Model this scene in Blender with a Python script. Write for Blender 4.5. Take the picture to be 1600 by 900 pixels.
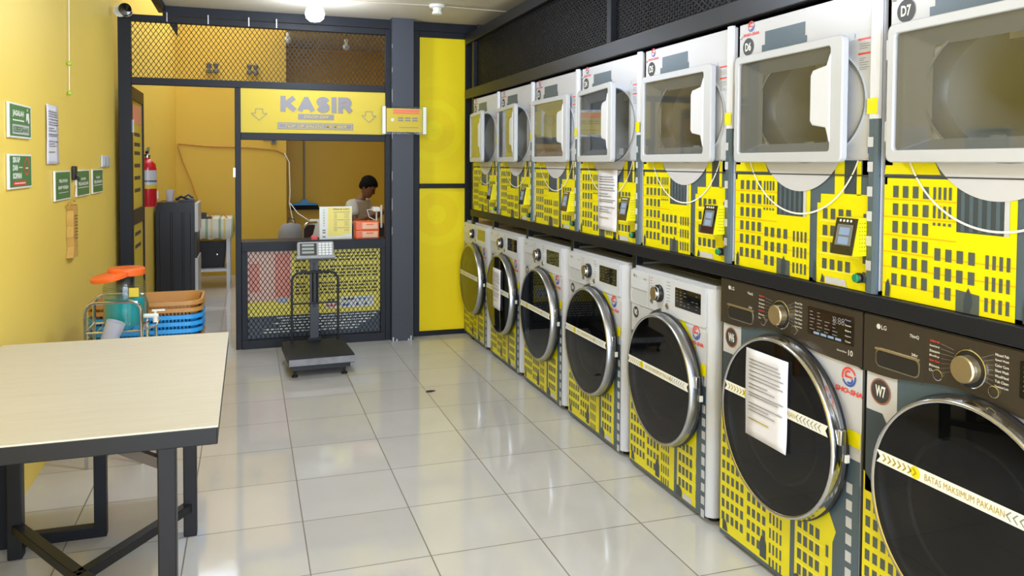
import bpy, math, random
from mathutils import Vector, Matrix
random.seed(7)
SC = bpy.context.scene
COL = SC.collection
PI = math.pi
for o in list(bpy.data.objects): bpy.data.objects.remove(o)

# ------------------------------------------------------------------ camera
F, CY, YAW, PITCH, ROLL = 1228.94, 295.62, .3235, -.033, .0053
def cam_axes():
    c, s = math.cos(YAW), math.sin(YAW); cp, sp = math.cos(PITCH), math.sin(PITCH)
    fwd = Vector((s*cp, c*cp, sp)); right = Vector((c, -s, 0)); up = right.cross(fwd)
    cr, sr = math.cos(ROLL), math.sin(ROLL)
    return right*cr+up*sr, up*cr-right*sr, fwd
R_, U_, F_ = cam_axes()
cam = bpy.data.cameras.new('camera'); co = bpy.data.objects.new('camera', cam); COL.objects.link(co)
m = Matrix((R_, U_, -F_)).transposed().to_4x4(); m.translation = Vector((0, 0, 1.5)); co.matrix_world = m
cam.sensor_width = 36; cam.lens = F/1600*36; cam.shift_y = -(450-CY)/1600; cam.clip_start = .05; cam.clip_end = 100
SC.camera = co

# ------------------------------------------------------------------ light
SC.view_settings.view_transform = 'Standard'; SC.view_settings.look = 'None'
SC.view_settings.gamma = 1; SC.view_settings.use_curve_mapping = False
SC.view_settings.exposure = 0.22
w = bpy.data.worlds.new('sky'); SC.world = w; w.use_nodes = True
bg = w.node_tree.nodes['Background']; bg.inputs[0].default_value = (.82, .94, 1.12, 1); bg.inputs[1].default_value = 2.2
def area(name, loc, rot, sx, sy, power, col=(1, 1, 1)):
    l = bpy.data.lights.new(name, 'AREA'); l.shape = 'RECTANGLE'; l.size = sx; l.size_y = sy; l.energy = power; l.color = col
    o = bpy.data.objects.new(name, l); COL.objects.link(o); o.location = loc; o.rotation_euler = rot; return o
area('shopfront_daylight', (.6, -1.7, 1.55), (math.radians(90), 0, 0), 3.0, 2.3, 135, (.80, .93, 1.14))
area('roof_light_daylight', (-.25, 8.9, 3.75), (0, 0, 0), 1.2, 3.6, 23, (.9, .96, 1.05))
for k, (x, y, e) in enumerate(((.467, 5.94, 21), (.5, 3.4, 54), (.5, .5, 24))):  # hanging bulb first; the other two are unseen fills added for even light
    l = bpy.data.lights.new('bulb_and_fill_light', 'POINT'); l.energy = e; l.shadow_soft_size = .09; l.color = (.80, .93, 1.14)
    o = bpy.data.objects.new('bulb_and_fill_light', l); COL.objects.link(o); o.location = (x, y, 2.48 if k == 0 else 2.52)

# ------------------------------------------------------------------ materials
MATS = {}
def mat(name, col, rough=.5, metal=0, spec=.5, emit=None, es=0, coat=0, noise=0, nscale=8, bump=0, bscale=60, trans=0, alpha=1):
    if name in MATS: return MATS[name]
    M = bpy.data.materials.new(name); M.use_nodes = True; nt = M.node_tree; b = nt.nodes['Principled BSDF']
    b.inputs['Base Color'].default_value = (*col, 1); b.inputs['Roughness'].default_value = rough
    b.inputs['Metallic'].default_value = metal; b.inputs['Specular IOR Level'].default_value = spec
    if coat: b.inputs['Coat Weight'].default_value = coat; b.inputs['Coat Roughness'].default_value = .05
    if emit: b.inputs['Emission Color'].default_value = (*emit, 1); b.inputs['Emission Strength'].default_value = es
    if trans: b.inputs['Transmission Weight'].default_value = trans
    if alpha < 1: b.inputs['Alpha'].default_value = alpha
    tc = nt.nodes.new('ShaderNodeTexCoord')
    if noise:
        n = nt.nodes.new('ShaderNodeTexNoise'); n.inputs['Scale'].default_value = nscale; n.inputs['Detail'].default_value = 4
        nt.links.new(tc.outputs['Object'], n.inputs['Vector'])
        mx = nt.nodes.new('ShaderNodeMix'); mx.data_type = 'RGBA'
        mx.inputs[6].default_value = (*[c*(1-noise) for c in col], 1); mx.inputs[7].default_value = (*[min(1, c*(1+noise)) for c in col], 1)
        nt.links.new(n.outputs['Fac'], mx.inputs[0]); nt.links.new(mx.outputs[2], b.inputs['Base Color'])
    if bump:
        n = nt.nodes.new('ShaderNodeTexNoise'); n.inputs['Scale'].default_value = bscale
        nt.links.new(tc.outputs['Object'], n.inputs['Vector'])
        bp_ = nt.nodes.new('ShaderNodeBump'); bp_.inputs['Strength'].default_value = bump; bp_.inputs['Distance'].default_value = .01
        nt.links.new(n.outputs['Fac'], bp_.inputs['Height']); nt.links.new(bp_.outputs[0], b.inputs['Normal'])
    MATS[name] = M; return M
def s(r, g, b):
    f = lambda v: ((v/255+.055)/1.055)**2.4 if v > 10 else v/255/12.92
    return (f(r), f(g), f(b))
wall_y = mat('yellow_wall_paint', s(246, 214, 100), .45, noise=.05, nscale=1.3, bump=.05, bscale=9)
wall_o = mat('ochre_wall_paint', s(210, 172, 48), .5, noise=.04, nscale=1.1, bump=.05, bscale=9)
ceil_m = mat('ceiling_board', s(208, 198, 178), .6, noise=.04, nscale=2)
steel = mat('charcoal_painted_steel', s(25, 27, 33), .45, spec=.25, noise=.1, nscale=6)
steel_b = mat('black_painted_steel', s(24, 24, 27), .4, spec=.35, noise=.12, nscale=12)
pillar_m = mat('grey_painted_pillar', s(58, 61, 70), .5, noise=.07, nscale=5)
mesh_m = mat('mesh_steel', s(24, 24, 26), .5, spec=.25)
dark_m = mat('dark_board', s(44, 44, 46), .6)
white = mat('white_enamel', s(206, 208, 216), .28, coat=.3)
vinyl = mat('white_vinyl_wrap', s(196, 196, 202), .32)
greyw = mat('grey_white_plastic', s(190, 192, 198), .35)
trimw = mat('white_trim_plastic', s(214, 216, 224), .3)
yel = mat('yellow_vinyl', s(228, 216, 0), .33)
yel_l = mat('pale_yellow_vinyl', s(240, 228, 70), .33)
ora = mat('orange_line_vinyl', s(222, 176, 10), .33)
slate = mat('slate_vinyl', s(78, 94, 106), .33)
slate_d = mat('dark_slate_vinyl', s(58, 68, 76), .33)
panes = mat('window_print_grey', s(80, 88, 84), .33)
lgrey = mat('light_grey_vinyl', s(196, 198, 204), .33)
sig_y = mat('sign_yellow', s(208, 184, 62), .5, spec=.3)
poster_y = mat('poster_yellow', s(250, 234, 96), .4)
sig_g = mat('sign_grey_print', s(128, 122, 124), .4)
pan_frame = sig_g
green = mat('sign_green', s(62, 128, 78), .35)
s_white = mat('sign_white', s(236, 236, 228), .4)
red = mat('red_gloss', s(196, 24, 38), .25, coat=.4)
redp = mat('red_print', s(222, 70, 62), .4)
blup = mat('blue_print', s(52, 88, 168), .4)
orap = mat('orange_print', s(236, 110, 80), .4)
black_p = mat('black_plastic', s(24, 24, 26), .35)
rubber = mat('black_rubber', s(20, 20, 20), .7)
black_g = mat('black_glass', s(16, 18, 20), .04, coat=1)
chrome = mat('chrome', s(205, 205, 208), .14, metal=1)
alu = mat('brushed_aluminium', s(190, 192, 196), .3, metal=1)
drum_m = mat('galvanised_drum', s(188, 188, 184), .4, metal=.2, noise=.1, nscale=9)
bezel = mat('grey_bezel_plastic', s(112, 113, 112), .3)
graph = mat('graphite_panel', s(78, 70, 60), .3, metal=.55)
graph_s = mat('graphite_side', s(52, 50, 48), .35, metal=.5)
gold = mat('brushed_champagne', s(206, 188, 150), .28, metal=.9)
txt_w = mat('pale_legend_print', s(208, 204, 196), .4)
txt_g = mat('grey_legend_print', s(130, 130, 132), .4)
txt_d = mat('dark_print', s(58, 58, 60), .5)
gold_p = mat('gold_print', s(176, 150, 20), .4)
paper = mat('paper', s(226, 224, 234), .7)
lens_w = mat('display_print', s(120, 140, 170), .4, emit=s(120, 140, 170), es=.25)
orange = mat('orange_plastic', s(238, 104, 40), .3)
brown = mat('tan_plastic', s(186, 132, 70), .35)
bluep = mat('blue_plastic', s(40, 150, 222), .3)
liquid = mat('teal_soap', s(20, 160, 165), .1, coat=.5)
skin = mat('skin', s(128, 84, 58), .55, noise=.04, nscale=20)
hair_m = mat('black_hair', s(14, 13, 13), .8, spec=.15, bump=.6, bscale=70)
shirt_m = mat('white_cotton', s(206, 204, 196), .8, bump=.1, bscale=30)
trous_m = mat('black_cloth', s(18, 18, 20), .85)
tabletop_m = None
def glass_mat(name, tint, mixf=.12, rough=.03):
    M = bpy.data.materials.new(name); M.use_nodes = True; nt = M.node_tree; nt.nodes.clear()
    out = nt.nodes.new('ShaderNodeOutputMaterial'); mx = nt.nodes.new('ShaderNodeMixShader')
    t = nt.nodes.new('ShaderNodeBsdfTransparent'); g = nt.nodes.new('ShaderNodeBsdfGlossy'); fr = nt.nodes.new('ShaderNodeLayerWeight'); fr.inputs[0].default_value = .5; pw = nt.nodes.new('ShaderNodeMath'); pw.operation = 'POWER'; pw.inputs[1].default_value = 4.5
    ad = nt.nodes.new('ShaderNodeMath'); ad.operation = 'ADD'; ad.inputs[1].default_value = mixf
    t.inputs[0].default_value = (*tint, 1); g.inputs['Roughness'].default_value = rough; nt.links.new(fr.outputs['Facing'], pw.inputs[0]); nt.links.new(pw.outputs[0], ad.inputs[0]); nt.links.new(ad.outputs[0], mx.inputs[0])
    nt.links.new(t.outputs[0], mx.inputs[1]); nt.links.new(g.outputs[0], mx.inputs[2]); nt.links.new(mx.outputs[0], out.inputs[0])
    return M
pane_m = glass_mat('door_pane_glass', (.96, .965, .97), .035)
lens_m = glass_mat('inner_bowl_glass', (.96, .965, .97), .07, .06)
tint_m = glass_mat('dark_door_glass', (.30, .31, .32), .045, .02)
clear_m = glass_mat('clear_plastic', (.9, .93, .93), .05, .08)
cup_m = mat('milky_plastic', s(206, 206, 222), .35, alpha=.55)
def coordmath(nt):
    return nt.nodes, nt.links
def floor_mat():
    M = bpy.data.materials.new('glazed_floor_tile'); M.use_nodes = True; nt = M.node_tree; N, L = nt.nodes, nt.links; b = N['Principled BSDF']
    tc = N.new('ShaderNodeTexCoord'); sp = N.new('ShaderNodeSeparateXYZ'); L.new(tc.outputs['Object'], sp.inputs[0])
    T = .4465; dist = []; cell = []
    for ax, off in ((0, .2075), (1, 3.7913)):
        a = N.new('ShaderNodeMath'); a.operation = 'SUBTRACT'; a.inputs[1].default_value = off - 40*T; L.new(sp.outputs[ax], a.inputs[0])
        d = N.new('ShaderNodeMath'); d.operation = 'DIVIDE'; d.inputs[1].default_value = T; L.new(a.outputs[0], d.inputs[0])
        f = N.new('ShaderNodeMath'); f.operation = 'FRACT'; L.new(d.outputs[0], f.inputs[0])
        fl = N.new('ShaderNodeMath'); fl.operation = 'FLOOR'; L.new(d.outputs[0], fl.inputs[0]); cell.append(fl)
        h = N.new('ShaderNodeMath'); h.operation = 'SUBTRACT'; h.inputs[1].default_value = .5; L.new(f.outputs[0], h.inputs[0])
        ab = N.new('ShaderNodeMath'); ab.operation = 'ABSOLUTE'; L.new(h.outputs[0], ab.inputs[0]); dist.append(ab)
    mx = N.new('ShaderNodeMath'); mx.operation = 'MAXIMUM'; L.new(dist[0].outputs[0], mx.inputs[0]); L.new(dist[1].outputs[0], mx.inputs[1])
    gt = N.new('ShaderNodeMath'); gt.operation = 'GREATER_THAN'; gt.inputs[1].default_value = .4945; L.new(mx.outputs[0], gt.inputs[0])
    cx = N.new('ShaderNodeCombineXYZ'); L.new(cell[0].outputs[0], cx.inputs[0]); L.new(cell[1].outputs[0], cx.inputs[1])
    wn = N.new('ShaderNodeTexWhiteNoise'); L.new(cx.outputs[0], wn.inputs['Vector'])
    no = N.new('ShaderNodeTexNoise'); no.inputs['Scale'].default_value = 3; no.inputs['Detail'].default_value = 6; L.new(tc.outputs['Object'], no.inputs['Vector'])
    av = N.new('ShaderNodeMath'); av.operation = 'MULTIPLY_ADD'; av.inputs[1].default_value = .35; L.new(wn.outputs['Value'], av.inputs[0]); L.new(no.outputs['Fac'], av.inputs[2])
    cr = N.new('ShaderNodeMix'); cr.data_type = 'RGBA'; cr.inputs[6].default_value = (*s(186, 183, 178), 1); cr.inputs[7].default_value = (*s(203, 201, 199), 1); L.new(av.outputs[0], cr.inputs[0])
    c2 = N.new('ShaderNodeMix'); c2.data_type = 'RGBA'; c2.inputs[7].default_value = (*s(120, 108, 94), 1); L.new(cr.outputs[2], c2.inputs[6]); L.new(gt.outputs[0], c2.inputs[0])
    L.new(c2.outputs[2], b.inputs['Base Color'])
    r = N.new('ShaderNodeMath'); r.operation = 'MULTIPLY_ADD'; r.inputs[1].default_value = .5; r.inputs[2].default_value = .07; L.new(gt.outputs[0], r.inputs[0]); L.new(r.outputs[0], b.inputs['Roughness'])
    bu = N.new('ShaderNodeBump'); bu.inputs['Strength'].default_value = .35; bu.inputs['Distance'].default_value = .002; bu.invert = True; L.new(gt.outputs[0], bu.inputs['Height'])
    no2 = N.new('ShaderNodeTexNoise'); no2.inputs['Scale'].default_value = 14; L.new(tc.outputs['Object'], no2.inputs['Vector'])
    b2 = N.new('ShaderNodeBump'); b2.inputs['Strength'].default_value = .05; b2.inputs['Distance'].default_value = .004; L.new(no2.outputs['Fac'], b2.inputs['Height']); L.new(bu.outputs[0], b2.inputs['Normal'])
    L.new(b2.outputs[0], b.inputs['Normal']); b.inputs['Specular IOR Level'].default_value = .8
    return M
floor_m = floor_mat()
def stretch_mat(name, a, b_, sc, rough=.4, rot=0, dist=0):
    M = bpy.data.materials.new(name); M.use_nodes = True; nt = M.node_tree; N, L = nt.nodes, nt.links; b = N['Principled BSDF']
    tc = N.new('ShaderNodeTexCoord'); mp = N.new('ShaderNodeMapping'); mp.inputs['Scale'].default_value = sc; L.new(tc.outputs['Object'], mp.inputs[0])
    n = N.new('ShaderNodeTexNoise'); n.inputs['Scale'].default_value = 1; n.inputs['Detail'].default_value = 6; L.new(mp.outputs[0], n.inputs['Vector'])
    cr = N.new('ShaderNodeMix'); cr.data_type = 'RGBA'; cr.inputs[6].default_value = (*a, 1); cr.inputs[7].default_value = (*b_, 1); L.new(n.outputs['Fac'], cr.inputs[0]); L.new(cr.outputs[2], b.inputs['Base Color'])
    b.inputs['Roughness'].default_value = rough; return M
tabletop_m = stretch_mat('pale_wood_laminate', s(192, 186, 172), s(210, 206, 196), (5, 70, 1), .38)
def swirl_mat(name, cx, cz, a, b_):
    M = bpy.data.materials.new(name); M.use_nodes = True; nt = M.node_tree; N, L = nt.nodes, nt.links; b = N['Principled BSDF']
    tc = N.new('ShaderNodeTexCoord'); vm = N.new('ShaderNodeVectorMath'); vm.operation = 'SUBTRACT'; vm.inputs[1].default_value = (cx, 0, cz); L.new(tc.outputs['Object'], vm.inputs[0])
    mu = N.new('ShaderNodeVectorMath'); mu.operation = 'MULTIPLY'; mu.inputs[1].default_value = (1, 0, 1); L.new(vm.outputs[0], mu.inputs[0])
    ln = N.new('ShaderNodeVectorMath'); ln.operation = 'LENGTH'; L.new(mu.outputs[0], ln.inputs[0])
    m1 = N.new('ShaderNodeMath'); m1.operation = 'MULTIPLY'; m1.inputs[1].default_value = 34; L.new(ln.outputs['Value'], m1.inputs[0])
    sn = N.new('ShaderNodeMath'); sn.operation = 'SINE'; L.new(m1.outputs[0], sn.inputs[0])
    rr = N.new('ShaderNodeMapRange'); rr.inputs[1].default_value = .0; rr.inputs[2].default_value = .6; rr.inputs[3].default_value = 0; rr.inputs[4].default_value = 1; L.new(sn.outputs[0], rr.inputs[0])
    fd = N.new('ShaderNodeMapRange'); fd.inputs[1].default_value = .15; fd.inputs[2].default_value = .5; fd.inputs[3].default_value = 1; fd.inputs[4].default_value = 0; L.new(ln.outputs['Value'], fd.inputs[0])
    mm = N.new('ShaderNodeMath'); mm.operation = 'MULTIPLY'; L.new(rr.outputs[0], mm.inputs[0]); L.new(fd.outputs[0], mm.inputs[1])
    cr = N.new('ShaderNodeMix'); cr.data_type = 'RGBA'; cr.inputs[6].default_value = (*a, 1); cr.inputs[7].default_value = (*b_, 1); L.new(mm.outputs[0], cr.inputs[0]); L.new(cr.outputs[2], b.inputs['Base Color'])
    b.inputs['Roughness'].default_value = .5; b.inputs['Specular IOR Level'].default_value = .3; return M
def cloth_mat():
    M = bpy.data.materials.new('striped_tablecloth'); M.use_nodes = True; nt = M.node_tree; N, L = nt.nodes, nt.links; b = N['Principled BSDF']
    tc = N.new('ShaderNodeTexCoord'); sp = N.new('ShaderNodeSeparateXYZ'); L.new(tc.outputs['Object'], sp.inputs[0])
    m1 = N.new('ShaderNodeMath'); m1.operation = 'MULTIPLY'; m1.inputs[1].default_value = 7; L.new(sp.outputs[0], m1.inputs[0])
    f = N.new('ShaderNodeMath'); f.operation = 'FRACT'; L.new(m1.outputs[0], f.inputs[0])
    r = N.new('ShaderNodeValToRGB'); L.new(f.outputs[0], r.inputs[0]); r.color_ramp.interpolation = 'CONSTANT'
    r.color_ramp.elements[0].color = (*s(224, 222, 212), 1); r.color_ramp.elements[1].position = .45; r.color_ramp.elements[1].color = (*s(150, 178, 140), 1)
    e = r.color_ramp.elements.new(.65); e.color = (*s(224, 222, 212), 1); e = r.color_ramp.elements.new(.85); e.color = (*s(226, 208, 130), 1)
    L.new(r.outputs[0], b.inputs['Base Color']); b.inputs['Roughness'].default_value = .8; return M
cloth_m = cloth_mat()

# ------------------------------------------------------------------ mesh builder
TXT = {}
def text_geo(t, bold=.02, shear=0):
    k = (t, bold, shear)
    if k in TXT: return TXT[k]
    cu = bpy.data.curves.new('t', 'FONT'); cu.body = t; cu.size = 1; cu.offset = bold; cu.shear = shear; cu.resolution_u = 3
    o = bpy.data.objects.new('t', cu); COL.objects.link(o)
    dg = bpy.context.evaluated_depsgraph_get(); dg.update()
    me = bpy.data.meshes.new_from_object(o.evaluated_get(dg))
    vs = [v.co.copy() for v in me.vertices]; fs = [list(p.vertices) for p in me.polygons]
    bpy.data.objects.remove(o); bpy.data.curves.remove(cu); bpy.data.meshes.remove(me)
    x0 = min(v.x for v in vs); x1 = max(v.x for v in vs); y0 = min(v.y for v in vs); y1 = max(v.y for v in vs)
    vs = [((v.x-x0)/(x1-x0), (v.y-y0)/(y1-y0)) for v in vs]
    TXT[k] = (vs, fs, (x1-x0)/(y1-y0)); return TXT[k]
class MB:
    def __init__(s_): s_.v = []; s_.f = []; s_.m = []; s_.mats = []
    def add(s_, vs, fs, mt):
        if mt not in s_.mats: s_.mats.append(mt)
        i = s_.mats.index(mt); n = len(s_.v); s_.v += [tuple(v) for v in vs]
        for f in fs: s_.f.append([n+q for q in f]); s_.m.append(i)
        return s_
    def box(s_, x0, x1, y0, y1, z0, z1, mt):
        vs = [(x, y, z) for x in (x0, x1) for y in (y0, y1) for z in (z0, z1)]
        return s_.add(vs, [(0, 1, 3, 2), (4, 6, 7, 5), (0, 4, 5, 1), (2, 3, 7, 6), (0, 2, 6, 4), (1, 5, 7, 3)], mt)
    def bar(s_, p, q, w_, h_, mt, up=(0, 0, 1)):
        p = Vector(p); q = Vector(q); d = (q-p).normalized(); u = Vector(up)
        if abs(d.dot(u)) > .98: u = Vector((0, 1, 0))
        sx = d.cross(u).normalized()*w_/2; sz = sx.cross(d).normalized()*h_/2
        vs = [a+i*sx+j*sz for a in (p, q) for i, j in ((-1, -1), (1, -1), (1, 1), (-1, 1))]
        return s_.add(vs, [(0, 3, 2, 1), (4, 5, 6, 7), (0, 1, 5, 4), (1, 2, 6, 5), (2, 3, 7, 6), (3, 0, 4, 7)], mt)
    def prism(s_, pts, a, b, mt, ax='y'):
        n = len(pts)
        mk = {'y': lambda p, d: (p[0], d, p[1]), 'z': lambda p, d: (p[0], p[1], d), 'x': lambda p, d: (d, p[0], p[1])}[ax]
        vs = [mk(p, a) for p in pts]+[mk(p, b) for p in pts]
        fs = [list(range(n)), list(range(2*n-1, n-1, -1))]+[(i, i+n, (i+1) % n+n, (i+1) % n) for i in range(n)]
        return s_.add(vs, fs, mt)
    def flat(s_, pts, y, mt): return s_.add([(p[0], y, p[1]) for p in pts], [list(range(len(pts)))], mt)
    def rect(s_, x0, x1, z0, z1, y, mt): return s_.flat([(x0, z0), (x1, z0), (x1, z1), (x0, z1)], y, mt)
    def tube(s_, path, r, mt, n=8, closed=False):
        P = [Vector(p) for p in path]; rs = r if isinstance(r, (list, tuple)) else [r]*len(P); vs = []; fs = []; prev = None
        for i, p in enumerate(P):
            if closed: d = (P[(i+1) % len(P)]-P[i-1]).normalized()
            else: d = (P[min(i+1, len(P)-1)]-P[max(i-1, 0)]).normalized()
            a = prev if prev is not None else (Vector((0, 0, 1)) if abs(d.z) < .9 else Vector((1, 0, 0)))
            a = (a-d*a.dot(d)).normalized(); prev = a; b = d.cross(a)
            vs += [p+rs[i]*(a*math.cos(2*PI*k/n)+b*math.sin(2*PI*k/n)) for k in range(n)]
        m_ = len(P)
        for i in range(m_ if closed else m_-1):
            for k in range(n):
                j = (i+1) % m_; fs.append((i*n+k, i*n+(k+1) % n, j*n+(k+1) % n, j*n+k))
        if not closed: fs += [list(range(n-1, -1, -1)), [(m_-1)*n+k for k in range(n)]]
        return s_.add(vs, fs, mt)
    def lathe(s_, prof, c, mt, ax='z', n=32, sy=1):
        # prof: list of (r, h) ; axis through c
        vs = []; fs = []; c = Vector(c)
        for r, h in prof:
            for k in range(n):
                a = 2*PI*k/n; x, y = r*math.cos(a), r*math.sin(a)*sy
                vs.append(c+(Vector((x, y, h)) if ax == 'z' else Vector((x, h, y)) if ax == 'y' else Vector((h, x, y))))
        for i in range(len(prof)-1):
            for k in range(n): fs.append((i*n+k, i*n+(k+1) % n, (i+1)*n+(k+1) % n, (i+1)*n+k))
        if prof[0][0] > 1e-5: fs.append(list(range(n-1, -1, -1)))
        if prof[-1][0] > 1e-5: fs.append([(len(prof)-1)*n+k for k in range(n)])
        return s_.add(vs, fs, mt)
    def shell(s_, prof, c, mt, ax='z', n=32):
        m0 = len(s_.f); s_.lathe(prof, c, mt, ax, n)
        if prof[0][0] > 1e-5: s_.f.pop(); s_.m.pop()
        if prof[-1][0] > 1e-5: s_.f.pop(); s_.m.pop()
        return s_
    def text(s_, t, x0, z0, h, y, mt, width=None, bold=.02, shear=0, center=False, rot=0):
        vs, fs, asp = text_geo(t, bold, shear); W = width or h*asp
        if center: x0 -= W/2
        c, q = math.cos(rot), math.sin(rot)
        return s_.add([(x0+a*W*c-b*h*q, y, z0+a*W*q+b*h*c) for a, b in vs], fs, mt)
    def build(s_, name, parent=None, loc=(0, 0, 0), rot=(0, 0, 0), smooth=35, bevel=0, label=None):
        me = bpy.data.meshes.new(name); me.from_pydata(s_.v, [], s_.f)
        for m_ in s_.mats: me.materials.append(m_)
        me.polygons.foreach_set('material_index', s_.m); me.update()
        if smooth:
            me.polygons.foreach_set('use_smooth', [True]*len(me.polygons)); me.set_sharp_from_angle(angle=math.radians(smooth))
        o = bpy.data.objects.new(name, me); COL.objects.link(o); o.location = loc; o.rotation_euler = rot
        if parent: o.parent = parent
        if bevel:
            b = o.modifiers.new('b', 'BEVEL'); b.width = bevel; b.segments = 2; b.limit_method = 'ANGLE'; b.angle_limit = math.radians(50)
        if label: o['label'] = label
        return o
def tag(o, label=None, cat=None, group=None, kind=None):
    if label: o['label'] = label
    if cat: o['category'] = cat
    if group: o['group'] = group
    if kind: o['kind'] = kind
    return o
def empty(name, loc, rz=0, label=None, cat=None, group=None):
    o = bpy.data.objects.new(name, None); COL.objects.link(o); o.location = loc; o.rotation_euler = (0, 0, rz); o.empty_display_size = .1
    return tag(o, label, cat, group)
def rrect(x0, x1, z0, z1, r, n=5):
    pts = []
    for cx, cz, a0 in ((x1-r, z0+r, -90), (x1-r, z1-r, 0), (x0+r, z1-r, 90), (x0+r, z0+r, 180)):
        for k in range(n+1):
            a = math.radians(a0+90*k/n); pts.append((cx+r*math.cos(a), cz+r*math.sin(a)))
    return pts
def ring(mb, outer, inner, y0, y1, mt):
    n = len(outer)
    vs = [(p[0], y0, p[1]) for p in outer]+[(p[0], y0, p[1]) for p in inner]+[(p[0], y1, p[1]) for p in outer]+[(p[0], y1, p[1]) for p in inner]
    fs = []
    for i in range(n):
        j = (i+1) % n
        fs += [(i, j, n+j, n+i), (2*n+i, 3*n+i, 3*n+j, 2*n+j), (i, 2*n+i, 2*n+j, j), (n+i, n+j, 3*n+j, 3*n+i)]
    return mb.add(vs, fs, mt)
def circ(cx, cz, r, n=24, a0=0, a1=360): return [(cx+r*math.cos(math.radians(a0+(a1-a0)*k/n)), cz+r*math.sin(math.radians(a0+(a1-a0)*k/n))) for k in range(n+(0 if a1-a0 == 360 else 1))]
def arcband(mb, cx, cz, r, w_, a0, a1, y, mt, n=24):
    o = circ(cx, cz, r+w_/2, n, a0, a1); i = circ(cx, cz, r-w_/2, n, a0, a1)
    if a1-a0 == 360: o.append(o[0]); i.append(i[0])
    for k in range(n): mb.flat([o[k], o[k+1], i[k+1], i[k]], y, mt)
def struct(o): o['kind'] = 'structure'; return o

# ------------------------------------------------------------------ room shell
struct(MB().box(-1.1, 2.6, -2.0, 12.2, -.1, 0, floor_m).build('floor', smooth=0))
struct(MB().box(-1.1, -.96, -2, 6.7, 0, 3.3, wall_y).build('wall_left', smooth=0))
struct(MB().prism([(-1.1, 6.7), (-.96, 6.7), (-.885, 11.0), (-1.1, 11.0)], 0, 4.0, wall_y, 'z').build('wall_back_room_left', smooth=0))
struct(MB().box(-1.1, .485, 11.0, 11.2, 0, 4.0, wall_o).build('wall_back', smooth=0))
struct(MB().box(.3, 2.6, 11.85, 12.0, 0, 3.3, wall_o).box(.3, .485, 11.2, 11.85, 0, 3.3, wall_o).build('wall_recess', smooth=0))
struct(MB().box(2.52, 2.6, -2, 12.0, 0, 3.3, wall_o).build('wall_right', smooth=0))
struct(MB().box(-.6, 2.6, -2.0, 6.75, 2.7, 2.8, ceil_m).box(-1.1, -.6, -2, 6.75, 3.3, 3.4, ceil_m).build('ceiling', smooth=0))
struct(MB().box(.485, 2.6, 6.75, 12.0, 3.15, 3.3, ceil_m).build('ceiling_recess', smooth=0))
struct(MB().box(-1.1, .485, 6.6, 6.75, 3.2, 4.0, wall_y).box(.46, .485, 6.75, 11.2, 3.2, 4.0, wall_y).build('wall_roof_light', smooth=0))
struct(MB().box(-.66, -.6, -2, 6.75, 2.66, 3.3, steel).build('trim_1', smooth=0, bevel=.004))
struct(MB().box(-.62, 2.4, 6.64, 6.72, 2.625, 2.7, steel).build('trim_2', smooth=0))
# front facade around the open shopfront
struct(MB().box(-1.1, -.9, -2.1, -2, 0, 3.3, wall_y).box(2.2, 2.6, -2.1, -2, 0, 3.3, wall_y).box(-1.1, 2.6, -2.1, -2, 2.7, 3.4, wall_y).build('wall_front', smooth=0))
# wall behind machines is hidden; dark board closes the rack
# pillar
p = MB().prism([(1.135, 6.53), (1.315, 6.53), (1.315, 6.70), (1.135, 6.70)], 0, 2.7, pillar_m, 'z')
random.seed(3)
for z in [.9, 1.1, 1.35, 1.7, 2.0, 2.25, 2.45]:
    p.box(1.1345, 1.1375, 6.5292, 6.532, z, z+random.uniform(.03, .16), lgrey)
for x in [1.14, 1.17, 1.27, 1.29]: p.box(x, x+.012, 6.5294, 6.532, 0, random.uniform(.01, .04), lgrey)
struct(p.build('pillar', smooth=0))

# ------------------------------------------------------------------ expanded metal
def diamonds(mb, x0, x1, z0, z1, y, pw, ph, w_, mt, th=.003):
    H = z1-z0; W = x1-x0; sl = ph/pw
    k = -H/sl
    for sgn in (1, -1):
        x = x0-H/sl
        while x < x1:
            # line from (x, z0) to (x+H/sl, z1) (sgn 1) ; mirrored for -1
            a, b = x, x+H/sl; ta, tb = 0., 1.
            if a < x0: ta = (x0-a)/(b-a)
            if b > x1: tb = (x1-a)/(b-a)
            if tb-ta > .01:
                pa = (a+(b-a)*ta, z0+H*ta); pb = (a+(b-a)*tb, z0+H*tb)
                if sgn < 0: pa = (x0+x1-pa[0], pa[1]); pb = (x0+x1-pb[0], pb[1])
                mb.bar((pa[0], y, pa[1]), (pb[0], y, pb[1]), w_, th, mt, up=(0, 1, 0))
            x += pw
    return mb
YC = 6.62
part = empty('cashier_partition', (0, YC, 0), 0, 'charcoal steel partition frame with upper diamond mesh around the cashier window and doorway', 'partition')
def bx(name, x0, x1, z0, z1, y0=-.02, y1=.04, mt=steel, par=part):
    return MB().box(x0, x1, y0, y1, z0, z1, mt).build(name, par, bevel=.003, smooth=0)
bx('post', -.93, -.84, 0, 2.615); bx('post', -.10, -.055, 0, 2.085)
bx('post', 1.09, 1.135, 0, 2.615)
bx('rail', -.84, 1.09, 2.565, 2.615); bx('rail', -.84, 1.09, 2.085, 2.14)
bx('rail', -.055, 1.09, 1.675, 1.733)
diamonds(MB(), -.84, 1.09, 2.14, 2.565, .01, .036, .052, .0045, mesh_m).build('mesh_screen', part, smooth=0)
for x in (-.585, -.29, .01, .22): MB().box(x-.004, x+.004, -.03, -.02, 2.57, 2.64, alu).build('clip', part, smooth=0)
MB().box(-.112, -.098, -.03, .0, 1.38, 1.45, chrome).build('door_catch', part, smooth=0)
MB().prism([(-.575, 2.566), (-.515, 2.566), (-.518, 2.47)], .045, .06, steel_b).build('gusset', part, smooth=0)
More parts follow.
